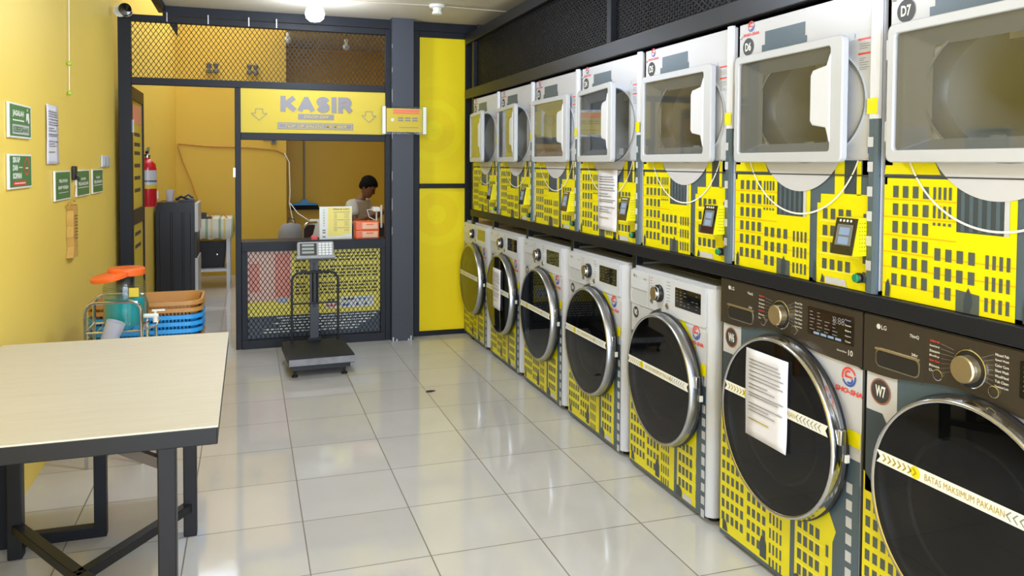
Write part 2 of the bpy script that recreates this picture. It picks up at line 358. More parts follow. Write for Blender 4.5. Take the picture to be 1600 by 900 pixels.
# counter front
cf = empty('cashier_counter', (0, YC, 0), 0, 'waist high charcoal framed counter front with diamond mesh over a printed yellow poster', 'counter')
bx('rail', -.055, 1.09, .783, .86, -.03, .05, par=cf); bx('rail', -.055, 1.09, 0, .07, -.03, .05, par=cf)
bx('post', -.055, -.01, .07, .783, -.03, .05, par=cf); bx('post', 1.05, 1.09, .07, .783, -.03, .05, par=cf)
diamonds(MB(), -.01, 1.05, .07, .783, -.012, .036, .052, .0045, mesh_m).build('mesh_screen', cf, smooth=0)
MB().box(-.055, 1.13, .05, .40, .825, .845, steel).build('counter_shelf', cf, bevel=.003, smooth=0)
pm = MB().box(-.05, 1.09, .02, .03, .06, .80, s_white)
pm.rect(-.01, 1.05, .25, .79, .018, poster_y).rect(-.01, 1.05, .07, .25, .018, slate_d)
pm.rect(-.01, .33, .37, .79, .0165, mat('pink_sheet_print', s(240, 196, 176), .4))
for (x0, x1, z0, z1) in ((.20, .32, .40, .76), (.0, .08, .45, .68)): pm.rect(x0, x1, z0, z1, .0158, mat('salmon_print', s(236, 150, 128), .4))
pm.rect(.22, .30, .35, .40, .016, lgrey)
random.seed(11)
for r in range(13):
    z = .74-r*.027
    if r in (3, 8): continue
    x = .36
    while x < 1.02:
        L_ = random.uniform(.015, .05)
        if not (.44 < x < .5): pm.rect(x, min(x+L_, 1.03), z, z+.011, .0158, txt_d)
        x += L_+.012
pm.rect(.72, 1.0, .29, .38, .0158, s_white).rect(.60, .70, .29, .34, .0158, s_white)
for x, c in ((.62, redp), (.65, redp), (.675, orap), (.75, blup), (.78, blup), (.86, blup), (.93, slate)): pm.flat(circ(x, .312, .012, 12), .015, c)
for x, c in ((.62, txt_d), (.65, txt_d), (.75, txt_d), (.78, txt_d), (.81, txt_d), (.87, bluep), (.91, bluep), (.95, lgrey)): pm.rect(x, x+.022, .35, .368, .015, c)
for r in range(6):
    z = .228-r*.023; x = random.uniform(.08, .25)
    while x < 1.0-r*.03:
        L_ = random.uniform(.02, .06); pm.rect(x, x+L_, z, z+.009, .0158, s_white); x += L_+.01
tag(pm.build('service_poster', None, loc=(0, YC, 0), smooth=0), 'yellow printed poster with pink sheet and dark footer behind the counter mesh', 'poster')
# KASIR sign
ks = MB().box(-.055, 1.09, .0, .01, 1.733, 2.085, sig_y)
def heavy(mb, letters, x0, z0, h, y, mt, tk, sq=.79):
    cnt = 0
    a = lambda cx, cz, rx, rz, d0, d1, n=9: [(cx+rx*math.cos(math.radians(d0+(d1-d0)*k/n)), cz+rz*math.sin(math.radians(d0+(d1-d0)*k/n))) for k in range(n+1)]
    G = {'K': (.86, [[(0, 0), (0, 1)], [(.05, .38), (.80, 1)], [(.28, .55), (.86, 0)]]), 'A': (.95, [[(0, 0), (.475, 1)], [(.475, 1), (.95, 0)], [(.2, .28), (.75, .28)]]),
         'S': (.72, [a(.36, .75, .34, .25, 20, 270)+a(.36, .25, .34, .25, 90, -160)[1:]]), 'I': (.0, [[(0, 0), (0, 1)]]),
         'R': (.78, [[(0, 0), (0, 1)], [(0, 1), (.45, 1)]+a(.45, .74, .27, .26, 90, -90)[1:]+[(0, .48)], [(.42, .48), (.78, 0)]])}
    x = x0
    for ch in letters:
        w_, ST = G[ch]
        for st_ in ST:
            P_ = [(x+tk/2+p_[0]*h*.95*sq, z0+tk/2+p_[1]*(h-tk)) for p_ in st_]
            for i in range(len(P_)-1):
                (ax, az), (bx__, bz__) = P_[i], P_[i+1]; L_ = math.hypot(bx__-ax, bz__-az) or 1; dx, dz = (bx__-ax)/L_, (bz__-az)/L_
                straight = len(st_) == 2; e_ = tk/2 if (straight and abs(dx) < .01) else (tk*.30 if straight else tk*.2)
                ax -= dx*e_; az -= dz*e_; bx__ += dx*e_; bz__ += dz*e_
                az = min(max(az, z0), z0+h); bz__ = min(max(bz__, z0), z0+h)
                nx_, nz_ = -dz*tk/2, dx*tk/2
                mb.flat([(ax-nx_, az-nz_), (bx__-nx_, bz__-nz_), (bx__+nx_, bz__+nz_), (ax+nx_, az+nz_)], y-.00012*cnt, mt); cnt += 1
        x += w_*h*.95*sq+tk+h*.10
heavy(ks, 'KASIR', .248, 1.905, .128, -.003, sig_g, .040)
ks.rect(.385, .67, 1.845, 1.89, -.002, sig_g).text('DROP OFF', .53, 1.857, .022, -.003, sig_y, width=.20, bold=.005, shear=.25, center=True)
ks.rect(.225, .825, 1.765, 1.82, -.002, sig_g)
ring(ks, [(.235, 1.772), (.815, 1.772), (.815, 1.813), (.235, 1.813)], [(.238, 1.775), (.812, 1.775), (.812, 1.810), (.238, 1.810)], -.003, -.002, sig_y)
ks.text('TOP UP SALDO MEMBER', .525, 1.781, .022, -.003, sig_y, width=.49, bold=.005, shear=.25, center=True)
for cx in (.085, .955):
    pts = [(-.028, .045), (.028, .045), (.028, .01), (.06, .01), (0, -.045), (-.06, .01), (-.028, .01)]
    P_ = [(cx+a, 1.878+b) for a, b in pts]
    for i in range(7):
        a, b = P_[i], P_[(i+1) % 7]; ks.bar((a[0], -.003, a[1]), (b[0], -.003, b[1]), .004, .002, sig_g, up=(0, 1, 0))
tag(ks.build('cashier_sign', None, loc=(0, YC-.012, 0), smooth=0), 'yellow rectangular sign reading KASIR above the cashier window', 'sign')
# taped notice on pillar
nt_ = MB().box(1.045, 1.425, -.004, 0, 1.735, 1.97, clear_m).box(1.085, 1.385, -.007, -.004, 1.755, 1.95, sig_y)
nt_.box(1.052, 1.078, -.006, -.004, 1.74, 1.965, s_white).box(1.392, 1.42, -.006, -.004, 1.74, 1.965, s_white)
nt_.rect(1.14, 1.36, 1.925, 1.94, -.008, orap).rect(1.14, 1.36, 1.905, 1.92, -.008, orap)
for z in (1.865, 1.845):
    for x in (1.18, 1.24, 1.30): nt_.rect(x, x+.045, z, z+.011, -.008, sig_g)
nt_.flat(circ(1.135, 1.855, .014, 12), -.008, paper).rect(1.19, 1.35, 1.79, 1.795, -.008, sig_g)
tag(nt_.build('taped_notice', None, loc=(0, 6.515, 0), smooth=0), 'small yellow notice in a clear sleeve taped across the dark pillar', 'notice')
# open door leaf
dl = empty('door_leaf', (-.845, YC+.05, 0), 0, 'narrow dark framed door with yellow stickers, swung open against the left wall', 'door')
d = MB().box(-.03, .0, 0, .05, .02, 2.08, steel_b).box(-.03, .0, .68, .73, .02, 2.08, steel_b).box(-.03, 0, .05, .68, .02, .10, steel_b).box(-.03, 0, .05, .68, 1.98, 2.08, steel_b).box(-.03, 0, .05, .68, 1.0, 1.12, steel_b)
d.build('frame', dl, bevel=.003, smooth=0)
d = MB().box(-.022, -.012, .05, .68, 1.12, 1.98, sig_y).box(-.022, -.012, .05, .68, .10, 1.0, sig_y)
for z in (1.55, 1.62, 1.7, 1.45, 1.35, 1.25, .9, .8, .6): d.box(-.012, -.0115, .2, .55, z, z+.03, txt_d)
d.box(-.012, -.011, .1, .63, 1.8, 1.95, mat('salmon_print', (0, 0, 0)))
d.build('sticker_panel', dl, smooth=0)
MB().box(.0, .012, .0, .02, 1.72, 1.82, chrome).build('hinge', dl, smooth=0)
# yellow panel wall right
yp = empty('yellow_display_panel', (0, 6.68, 0), 0, 'tall charcoal frame holding two bright yellow swirl-printed boards beside the dryers', 'panel')
for a in ((1.345, 1.395, 0, 2.63), (1.80, 1.88, 0, 2.63)): bx('post', *a, -.02, .05, par=yp)
for a in ((1.395, 1.80, 0, .04), (1.395, 1.80, 1.28, 1.32), (1.395, 1.80, 2.575, 2.63)): bx('rail', *a, -.02, .05, par=yp)
MB().box(1.395, 1.80, .0, .02, 1.32, 2.575, swirl_mat('swirl_print_upper', 1.52, 1.78, s(238, 212, 0), s(242, 222, 6))).build('board', yp, smooth=0)
MB().box(1.395, 1.80, .0, .02, .04, 1.28, swirl_mat('swirl_print_lower', 1.55, 1.05, s(240, 212, 0), s(244, 222, 6))).build('board', yp, smooth=0)

# ------------------------------------------------------------------ machine rack (right side)
rk = empty('machine_rack', (1.80, 0, 0), 0, 'long charcoal steel rack carrying the dryers, with mesh panels above them', 'rack')
def rb(name, y0, y1, z0, z1, x0=0, x1=.05, mt=steel):
    return MB().box(x0, x1, y0, y1, z0, z1, mt).build(name, rk, bevel=.003, smooth=0)
rb('beam', .9, 6.42, 1.055, 1.108, -.02, .04); rb('beam', .9, 6.42, 1.055, 1.108, .60, .64)
rb('beam', .9, 6.60, 2.05, 2.13, -.02, .06, steel_b); rb('beam', .9, 6.60, 2.52, 2.60, -.02, .06)
rb('post', 6.40, 6.45, 0, 2.6, .0, .05)
for k in range(5):
    y = 6.665-.793*(k+1); rb('post', y-.005, y+.035, 0, 1.055, .02, .06, steel_b)
for k, y in enumerate((3.76,)): rb('post', y, y+.05, 2.13, 2.52, .0, .04)
rb('deck', .9, 6.42, 1.105, 1.109, .04, .62, dark_m)
mm = MB(); diamonds(mm, 0, 5.5, 2.13, 2.52, 0, .045, .030, .007, mesh_m, .004)
mm.build('mesh_screen', rk, loc=(.03, 6.40, 0), rot=(0, 0, -PI/2), smooth=0)
struct(MB().box(2.08, 2.10, .9, 6.6, 2.09, 2.7, dark_m).box(1.89, 2.08, 6.60, 6.62, 2.09, 2.7, dark_m).build('wall_right_upper', smooth=0))

# ------------------------------------------------------------------ shared print pieces
def logo(mb, cx, cz, r, y, tw, slant=.0):
    arcband(mb, cx, cz, r, r*.24, 20, 200, y, redp, 14); arcband(mb, cx, cz, r, r*.24, 205, 372, y, blup, 14)
    arcband(mb, cx-.05*r, cz+.15*r, r*.48, r*.24, 60, 210, y, redp, 8); arcband(mb, cx+.1*r, cz-.25*r, r*.45, r*.24, 230, 370, y, blup, 8)
    mb.rect(cx-r*.5, cx+r*.55, cz-.12*r, cz+.1*r, y, redp)
    mb.text('SHO-SHA', cx-tw/2, cz-r*1.95, r*.62, y, redp, width=tw, bold=.04, shear=.2)
def grid(mb, xs, z_top, rows, pitch, w_, h_, y, mt, skip=()):
    for r in range(rows):
        for i, x in enumerate(xs):
            if (r, i) in skip: continue
            mb.rect(x, x+w_, z_top-r*pitch-h_, z_top-r*pitch, y, mt)
def badge(mb, t, cx, cz, r, y):
    mb.flat(circ(cx, cz, r, 28), y, txt_d); mb.text(t, cx, cz-r*.48, r*.96, y-.0008, s_white, width=r*1.1, bold=.03, center=True)
def arrow_band(mb, x0, x1, z, h, y, full=True):
    mb.flat([(x0, z-h/2), (x1, z-h/2), (x1-.012, z), (x1, z+h/2), (x0, z+h/2), (x0+.014, z)], y, s_white)
    e = -.0006
    for k in range(6):
        x = x0+.022+k*.018
        mb.flat([(x, z-h*.3), (x+.006, z-h*.3), (x+.016, z), (x+.006, z+h*.3), (x, z+h*.3), (x+.010, z)], y+e, gold_p)
    mb.flat(circ(x0+.140, z, h*.48, 16), y+e, yel)
    x = x0+.130; mb.flat([(x, z-h*.3), (x+.006, z-h*.3), (x+.016, z), (x+.006, z+h*.3), (x, z+h*.3), (x+.010, z)], y+2*e, gold_p)
    mb.text('BATAS MAKSIMUM PAKAIAN', x0+.172, z-h*.25, h*.5, y+e, gold_p, width=.238, bold=.0)
    for k in range(7):
        x = x1-.155+k*.018
        mb.flat([(x+.012, z-h*.33), (x+.016, z-h*.33), (x+.005, z), (x+.016, z+h*.33), (x+.012, z+h*.33), (x, z)], y+e, txt_g)
def notice_sheet(name, cx0, cx1, z0, z1, y, loc, rz, label, tilt=0, curl=.012):
    mb = MB(); n = 12; vs = []; fs = []
    for j in range(n+1):
        for i in range(5):
            x = cx0+(cx1-cx0)*i/4+tilt*(j/n); z = z1+(z0-z1)*j/n
            yy = y-.001-curl*(math.sin(j/n*5)*.12+.12)*(.3+.7*abs(i-2)/2)-curl*.5*(j/n)**4*(i/4)
            vs.append((x, yy, z))
    for j in range(n):
        for i in range(4): a = j*5+i; fs.append((a, a+5, a+6, a+1))
    mb.add(vs, fs, paper)
    W = cx1-cx0; H = z1-z0; random.seed(5)
    for k, t in enumerate([.12, .16, .20, .25, .30, .34, .40, .44, .50, .53, .62, .66, .70]):
        L_ = random.uniform(.45, .85)*W; z = z1-t*H
        mb.rect(cx0+.1*W+tilt*t, cx0+.1*W+tilt*t+L_, z, z+.0035, y-.0075, txt_g)
    mb.rect(cx0+.1*W+tilt*.8, cx0+.6*W+tilt*.8, z1-.80*H, z1-.80*H+.004, y-.0075, gold_p)
    o = mb.build(name, None, loc=loc, rot=(0, 0, rz), smooth=60)
    so = o.modifiers.new('s', 'SOLIDIFY'); so.thickness = .0003
    return tag(o, label, 'paper notice')

# ------------------------------------------------------------------ dryers
DP = .755; D0 = 6.40; DZ0, DZ1 = 1.11, 2.043; DW = .75
def hole_panel(mb, W, z0, z1, cx, cz, r, y, mt, n=64, k_=1.0):
    z0, z1 = cz+(z0-cz)/k_, cz+(z1-cz)/k_
    A = [2*PI*k/n for k in range(n)]
    for c in ((0, z0), (W, z0), (W, z1), (0, z1)): A.append(math.atan2(c[1]-cz, c[0]-cx) % (2*PI))
    A = sorted(set(round(a, 6) for a in A)); ci = []; bo = []
    for a in A:
        c, q = math.cos(a), math.sin(a); t = 1e9
        if c > 1e-9: t = min(t, (W-cx)/c)
        if c < -1e-9: t = min(t, -cx/c)
        if q > 1e-9: t = min(t, (z1-cz)/q)
        if q < -1e-9: t = min(t, (z0-cz)/q)
        bo.append((cx+c*t, cz+q*t)); ci.append((cx+c*r, cz+q*r))
    N_ = len(A); vs = [(p[0], y, cz+(p[1]-cz)*k_) for p in ci+bo]
    mb.add(vs, [(i, (i+1) % N_, (i+1) % N_+N_, i+N_) for i in range(N_)], mt); return mb
desc = {1: 'at the far end beside the yellow panel', 2: 'second from the far end of the row', 3: 'third from the far end',
        4: 'with a white paper notice hung on it', 5: 'above the fifth washer, glass showing yellow reflections', 6: 'above the nearer brown washer with the paper notice', 7: 'nearest the camera and cut by the right edge'}
def dryer(n, ang):
    t = empty('tumble_dryer', (1.80, D0-(n-1)*DP, DZ0), -PI/2, 'white and yellow dryer D%d, %s' % (n, desc[n]), 'dryer', 'tumble dryers on the upper rack')
    Z = -DZ0; cx, cz, r, KZ = .412, 1.70, .264, .72; W = DW-.012
    b = MB()
    b.box(0, .012, .0, .60, DZ0+Z, DZ1+Z, white).box(W-.012, W, .0, .60, DZ0+Z, DZ1+Z, white).box(0, W, .0, .60, DZ1+Z-.01, DZ1+Z, white).box(0, W, 0, .60, Z+DZ0, Z+DZ0+.01, white).box(0, W, .59, .60, Z+DZ0, Z+DZ1, white)
    b.build('cabinet', t, smooth=0)
    f = MB(); e = .0007
    hole_panel(f, W, 1.472+Z, DZ1+Z, cx, cz+Z, r, 0, vinyl, k_=KZ)
    f.rect(0, W, DZ0+Z, 1.472+Z, 0, slate)
    f.rect(0, W, 1.466+Z, 1.470+Z, -3*e-.001, txt_d)
    # right rounded edge strip
    f.prism([(W-.042, .003), (W-.042, -.008), (W-.034, -.014), (W-.014, -.014), (W-.004, -.008), (W-.001, .003)], 1.64+Z, DZ1+Z-.004, trimw, 'z')
    f.rect(W-.045, W-.002, 1.655+Z, 1.702+Z, -.0150, yel)
    f.prism([(W-.042, .003), (W-.042, -.008), (W-.034, -.014), (W-.014, -.014), (W-.004, -.008), (W-.001, .003)], DZ0+Z, 1.64+Z, slate, 'z')
    def R(x0, x1, z0, z1, l, mt): f.rect(x0, x1, z0+Z, z1+Z, -l*e, mt)
    def Pg(pts, l, mt): f.flat([(a, b_+Z) for a, b_ in pts], -l*e, mt)
    # slate blocks on the upper face
    R(.168, .388, 1.94, 1.988, 1, slate); R(.15, .398, 1.912, 1.94, 1, slate)
    R(.0, .028, 1.50, 1.80, 1, slate_d); R(.0, .025, 1.80, 1.82, 1, slate)
    for k in range(4): R(.028, .046, 1.52+k*.055, 1.552+k*.055, 1, vinyl)
    R(.665, .70, 1.47, 1.60, 1, vinyl)
    # band between door and seam and lower city
    R(0, W-.04, 1.47, 1.515, 1, slate)
    Pg([(.0, 1.474), (.20, 1.474), (.178, 1.512), (.03, 1.512), (.03, 1.50), (.004, 1.50)], 2, yel)
    Pg([(.011, 1.462), (.011, 1.443), (.0, 1.443), (.0, 1.11), (.43, 1.11), (.43, 1.415), (.41, 1.415), (.41, 1.322), (.254, 1.322), (.254, 1.462)], 2, yel)
    for z in (1.405, 1.353, 1.300, 1.250, 1.205, 1.155): R(0, .43 if z < 1.30 else .254, z-.0065, z-.003, 3, ora)
    grid(f, [.035, .071, .107, .143], 1.440+Z, 6, .0515, .020, .034, -4*e, panes)
    grid(f, [.178, .195, .212, .229], 1.440+Z, 2, .0515, .009, .034, -4*e, panes)
    for x in (.178, .195, .212, .229): R(x, x+.009, 1.334, 1.342, 4, panes)
    grid(f, [.186, .222, .258, .294], 1.272+Z, 3, .052, .020, .034, -4*e, panes, skip=((2, 2), (2, 3)))
    grid(f, [.345, .365, .385, .405], 1.270+Z, 3, .055, .010, .036, -4*e, panes)
    R(.255, .395, 1.322, 1.44, 3, slate_d)
    for k in range(5): R(.268+k*.026, .280+k*.026, 1.325, 1.43, 4, slate)
    R(.394, .410, 1.322, 1.44, 3, vinyl)
    f.flat([(.258, 1.11+Z), (.330, 1.11+Z), (.330, 1.162+Z), (.258, 1.168+Z)], -4*e, panes)
    Pg([(.284, 1.112), (.302, 1.112), (.310, 1.14), (.306, 1.16), (.297, 1.178), (.288, 1.16), (.283, 1.14)], 5, slate_d)
    Pg([(.012, 1.112), (.03, 1.112), (.032, 1.14), (.024, 1.165), (.014, 1.15)], 5, slate_d)
    # right building
    Pg([(.481, 1.405), (.481, 1.375), (.465, 1.375), (.465, 1.11), (.706, 1.11), (.706, 1.378), (.698, 1.378), (.698, 1.408), (.588, 1.408), (.588, 1.512), (.545, 1.512), (.545, 1.405)], 2, yel)
    R(.642, .661, 1.405, 1.512, 2, yel); R(.588, .642, 1.41, 1.512, 2, slate_d)
    for z in (1.315, 1.262, 1.208, 1.155): R(.478, .66, z-.002, z+.006, 3, yel_l)
    grid(f, [.494, .530, .566, .600], 1.358+Z, 4, .055, .021, .034, -4*e, panes)
    grid(f, [.674], 1.350+Z, 4, .06, .014, .034, -4*e, panes)
    Pg([(.51, 1.113), (.61, 1.113), (.60, 1.135), (.51, 1.135)], 5, vinyl)
    Pg([(.452, 1.113), (.468, 1.113), (.466, 1.16), (.458, 1.185), (.451, 1.15)], 5, slate_d); Pg([(.487, 1.113), (.505, 1.113), (.505, 1.13), (.495, 1.142)], 5, slate_d)
    Pg([(.688, 1.113), (.704, 1.113), (.702, 1.16), (.696, 1.18), (.688, 1.15)], 5, slate_d)
    # tower window column
    for k in range(6): f.rect(W-.038, W-.016, 1.585-k*.075+Z-.03, 1.585-k*.075+Z, -.0152, lgrey)
    # moon and thin arc
    a0 = math.degrees(math.asin((1.641-1.514)/.232))
    f.flat([(p[0], p[1]+Z) for p in circ(.375, 1.641, .232, 30, 180+a0, 360-a0)], -6*e, vinyl)
    a0 = math.degrees(math.asin((1.635-1.514)/.303)); arcband(f, .372, 1.635+Z, .303, .006, 180+a0, 360-a0, -7*e, s_white, 40)
    R(0, W-.04, 1.4655, 1.4695, 8, txt_d)
    # logo and badge
    logo(f, .084, 2.020+Z, .018, -2*e, .10); badge(f, 'D%d' % n, .068, 1.945+Z, .033, -3*e)
    f.build('front_panel', t, smooth=30)
    # label area on the recess right of the door
    q = MB(); q.prism([(a, c+Z) for a, c in rrect(.60, .705, 1.52, 1.915, .02)], -.001, -.0035, greyw)
    q.v = q.v
    y = -.004
    # cut visually by the round gasket in front of it
    for z0 in (1.885, 1.84): q.rect(.640, .698, z0+Z, z0+.006+Z, y, redp)
    random.seed(n)
    for z0 in (1.872, 1.865, 1.858, 1.828, 1.822, 1.815, 1.808, 1.80, 1.794): q.rect(.645, .645+random.uniform(.02, .05), z0+Z, z0+.002+Z, y, txt_g)
    q.rect(.688, .703, 1.535+Z, 1.575+Z, y, blup).text('J', .622, 1.895+Z, .014, y, txt_d)
    q.build('safety_label', t, smooth=0, label='white warning label with red lines')
    # drum
    g = MB(); g.shell([(r+.006, -.012), (r+.006, -.000)], (cx, 0, cz+Z), greyw, 'y', 56)
    g.shell([(r+.006, -.012), (r-.002, -.012), (r-.004, .03), (r-.02, .05)], (cx, 0, cz+Z), bezel, 'y', 56)
    g.shell([(r-.02, .05), (r-.005, .10), (r-.005, .50), (.02, .53), (0.0, .53)], (cx, 0, cz+Z), drum_m, 'y', 56)
    for k in range(3):
        a = PI/2+2*PI*k/3+.4; g.bar((cx+(r-.03)*math.cos(a), .12, cz+Z+(r-.03)*math.sin(a)), (cx+(r-.03)*math.cos(a), .48, cz+Z+(r-.03)*math.sin(a)), .05, .05, drum_m)
    g.v = [(v[0], v[1], cz+Z+(v[2]-cz-Z)*KZ) for v in g.v]
    g.build('drum', t, smooth=40)
    # door
    x0, x1, z0, z1 = 0, .592, 1.508+Z, 1.905+Z
    dr = MB(); hx = .042
    ring(dr, rrect(x0, x1, z0, z1, .022), rrect(.026, .535, z0+.035, z1-.028, .012), -.042, -.016, greyw)
    dob = dr.build('door', t, loc=(hx, 0, 0), rot=(0, 0, -math.radians(ang)), bevel=.004)
    hd = MB(); hd.prism([(.540, z0+.06), (.540, z1-.05), (.522, z1-.088), (.458, z1-.098), (.446, z1-.115), (.446, z0+.135), (.458, z0+.12), (.522, z0+.11)], -.046, -.037, trimw)
    hd.build('handle', dob, bevel=.004)
    pn = MB().box(.024, .537, -.036, -.033, z0+.033, z1-.026, pane_m); pn.build('outer_glass', dob, smooth=0)
    bz = MB(); O = rrect(.024, .537, z0+.033, z1-.026, .012, 8); I = []
    for (a, c) in O:
        I.append((min(max(.135+(a-.026)/.526*.36, .0), 1), z0+.065+(c-z0-.033)/(z1-z0-.059)*(z1-z0-.14)))
    I = [(a-.022*math.sin(PI*(c-z0-.065)/(z1-z0-.14)) if a < .3 else a, c) for a, c in I]
    n_ = len(O); vs = [(a, -.030, c) for a, c in O]+[(a, -.006, c) for a, c in I]
    bz.add(vs, [(i, (i+1) % n_, n_+(i+1) % n_, n_+i) for i in range(n_)], bezel)
    bz.build('inner_bezel', dob, smooth=50)
    MB().add([(a, -.006, c) for a, c in I], [list(range(n_))], lens_m).build('inner_glass', dob, smooth=0)
    for z in (z0+.06, z1-.10):
        MB().box(.028, .05, -.034, -.004, z, z+.06, trimw).build('hinge', t, bevel=.003)
    # payment terminal
    tm = MB(); za, zb = 1.222+Z, 1.338+Z
    vs = [(.602, -.002, za), (.698, -.002, za), (.698, -.002, zb), (.602, -.002, zb), (.602, -.062, za), (.698, -.062, za), (.698, -.040, zb), (.602, -.040, zb)]
    tm.add(vs, [(0, 3, 2, 1), (4, 5, 6, 7), (0, 1, 5, 4), (2, 3, 7, 6), (1, 2, 6, 5), (0, 4, 7, 3)], yel)
    for i in range(8):
        for j in range(4): yy = -.010-j*.009; zz = za+.016+i*.012; tm.bar((.6985, yy, zz), (.6988, yy, zz), .003, .003, txt_d)
    tmo = tm.build('payment_terminal', t, bevel=.003, label='yellow card payment terminal with black screen')
    sc = MB(); sl = .022/(zb-za)
    def fy(z): return -.063+(z-za)*sl
    def sq(x0, x1, z0_, z1_, off, mt): sc.add([(x0, fy(z0_)-off, z0_), (x1, fy(z0_)-off, z0_), (x1, fy(z1_)-off, z1_), (x0, fy(z1_)-off, z1_)], [(0, 1, 2, 3)], mt)
    sc.add([(.605, fy(za)+.001, za+.002), (.695, fy(za)+.001, za+.002), (.695, fy(zb)+.001, zb-.002), (.605, fy(zb)+.001, zb-.002), (.605, fy(za)-.002, za+.002), (.695, fy(za)-.002, za+.002), (.695, fy(zb)-.002, zb-.002), (.605, fy(zb)-.002, zb-.002)],
           [(0, 3, 2, 1), (4, 5, 6, 7), (0, 1, 5, 4), (2, 3, 7, 6), (1, 2, 6, 5), (0, 4, 7, 3)], black_g)
    sq(.616, .684, za+.03, zb-.022, .003, bezel); sq(.628, .672, za+.062, za+.085, .0035, lens_w); sq(.628, .672, za+.034, za+.056, .0035, lens_w)
    for k in range(4): sq(.622+k*.015, .630+k*.015, zb-.014, zb-.007, .003, s_white)
    sc.build('screen', tmo, smooth=0)
    bt = MB().lathe([(.016, 0), (.016, -.012), (.013, -.016)], (.664, 0, 1.150+Z), black_p, 'y', 20).lathe([(.013, -.014), (.013, -.022), (.010, -.025), (0, -.025)], (.664, 0, 1.150+Z), mat('green_button', s(20, 130, 90), .3), 'y', 20)
    bt.build('push_button', t)
    for x in (.022, .716): MB().lathe([(.006, -.001), (.006, -.005), (0, -.006)], (x, 0, 1.985+Z), alu, 'y', 10).build('screw', t)
    return t
for n, ang in zip(range(1, 8), (7, 6, 0, 7, 0, 1.5, 1)): dryer(n, ang)
notice_sheet('paper_notice', .262, .497, 1.150, 1.468, -.010, (1.80, D0-3*DP, 0), -PI/2, 'white printed sheet hanging from the front of dryer D4')

# ------------------------------------------------------------------ washers
def washer_door(t, cx, cz, r, bezm, large):
    y0 = -.002
    d = MB(); d.lathe([(r-.02, 0), (r+.006, -.012), (r+.008, -.024), (r+.003, -.032), (r-.015, -.034), (r*.66, -.034), (r*.62, -.030), (r*.45, -.004), (0, .0)], (cx, y0, cz), black_p, 'y', 72)
    d.shell([(r*.66, -.0345), (r*.635, -.037), (r*.62, -.0305)], (cx, y0, cz), txt_d, 'y', 72)
    dob = d.build('door', t, smooth=40, label='round dark glass porthole door')
    MB().shell([(r+.003, -.030), (r+.004, -.036), (r-.002, -.060), (r-.005, -.067), (r-.010, -.068), (r-.014, -.064)], (cx, y0, cz), bezm, 'y', 72).build('chrome_ring', dob, smooth=60)
    g = MB().shell([(r-.013, -.064), (r*.55, -.0655), (0, -.066)], (cx, y0, cz), tint_m, 'y', 72); g.build('glass', dob, smooth=60)
    a = 2
    l = MB().box(cx+r-.006, cx+r+.010, -.050, -.028, cz+.035, cz+.085, alu); MB().box(cx+r+.000, cx+r+.012, -.030, -.016, cz-.02, cz+.005, s_white).build('catch', dob, smooth=0); l.build('latch', dob, bevel=.004)
    b = MB(); zb_ = cz+(.072 if large else .034); hw = math.sqrt(r*r-(zb_-cz+.018)**2)-.012
    arrow_band(b, cx-hw, cx+hw, zb_, .036, -.0690); b.build('limit_sticker', dob, smooth=0, label='white arrow strip reading BATAS MAKSIMUM PAKAIAN')
    return dob
def city_low(f, e, W, side, cx, cz, r, ztop):
    def R(x0, x1, z0, z1, l, mt): f.rect(x0, x1, z0, z1, -l*e, mt)
    R(0, W, .02, .50, 1, slate)
    # left building
    f.flat([(0.0, .035), (.43, .035), (.43, .30), (.24, .36), (.0, .56)], -2*e, yel)
    grid(f, [.012, .043, .074, .105, .136], .475, 8, .052, .019, .033, -3*e, panes, skip=((0, 3), (0, 4), (1, 4)))
    grid(f, [.180, .211, .242, .273], .305, 5, .052, .019, .033, -3*e, panes)
    grid(f, [.315, .335, .355, .375], .285, 5, .055, .010, .038, -3*e, panes)
    f.flat([(.262, .045), (.30, .045), (.30, .10), (.29, .125), (.27, .125), (.262, .10)], -4*e, slate_d)
    f.flat([(.02, .04), (.055, .04), (.045, .075), (.02, .09)], -4*e, slate_d)
    # right building
    f.flat([(.455, .035), (.64, .035), (.64, .27), (.655, .31), (.60, .40), (.455, .30)], -2*e, yel)
    for z in (.235, .180, .125): R(.465, .60, z-.004, z+.002, 3, yel_l)
    grid(f, [.470, .500, .530, .560], .285, 4, .055, .020, .036, -3*e, panes)
    grid(f, [.610], .250, 3, .07, .013, .040, -3*e, panes)
    f.flat([(.455, .035), (.50, .035), (.50, .065), (.475, .085), (.455, .075)], -4*e, slate_d); R(.51, .58, .036, .062, 4, vinyl)
    R(.585, .60, .40, .47, 2, yel)
    # tower column on the right
    x = W-side
    R(x-.045, W, .035, .575, 4, slate); R(x-.045, W, .575, .60, 4, vinyl)
    for k in range(9): R(x-.004, x+.022, .495-k*.055-.034, .495-k*.055, 5, lgrey)
    R(x-.020, W, .615, .665, 4, yel); R(x+.004, x+.007, .575, .615, 5, txt_d)
    R(x-.065, x-.038, .69, .76, 2, lgrey); R(x-.060, x-.048, .70, .73, 3, greyw)
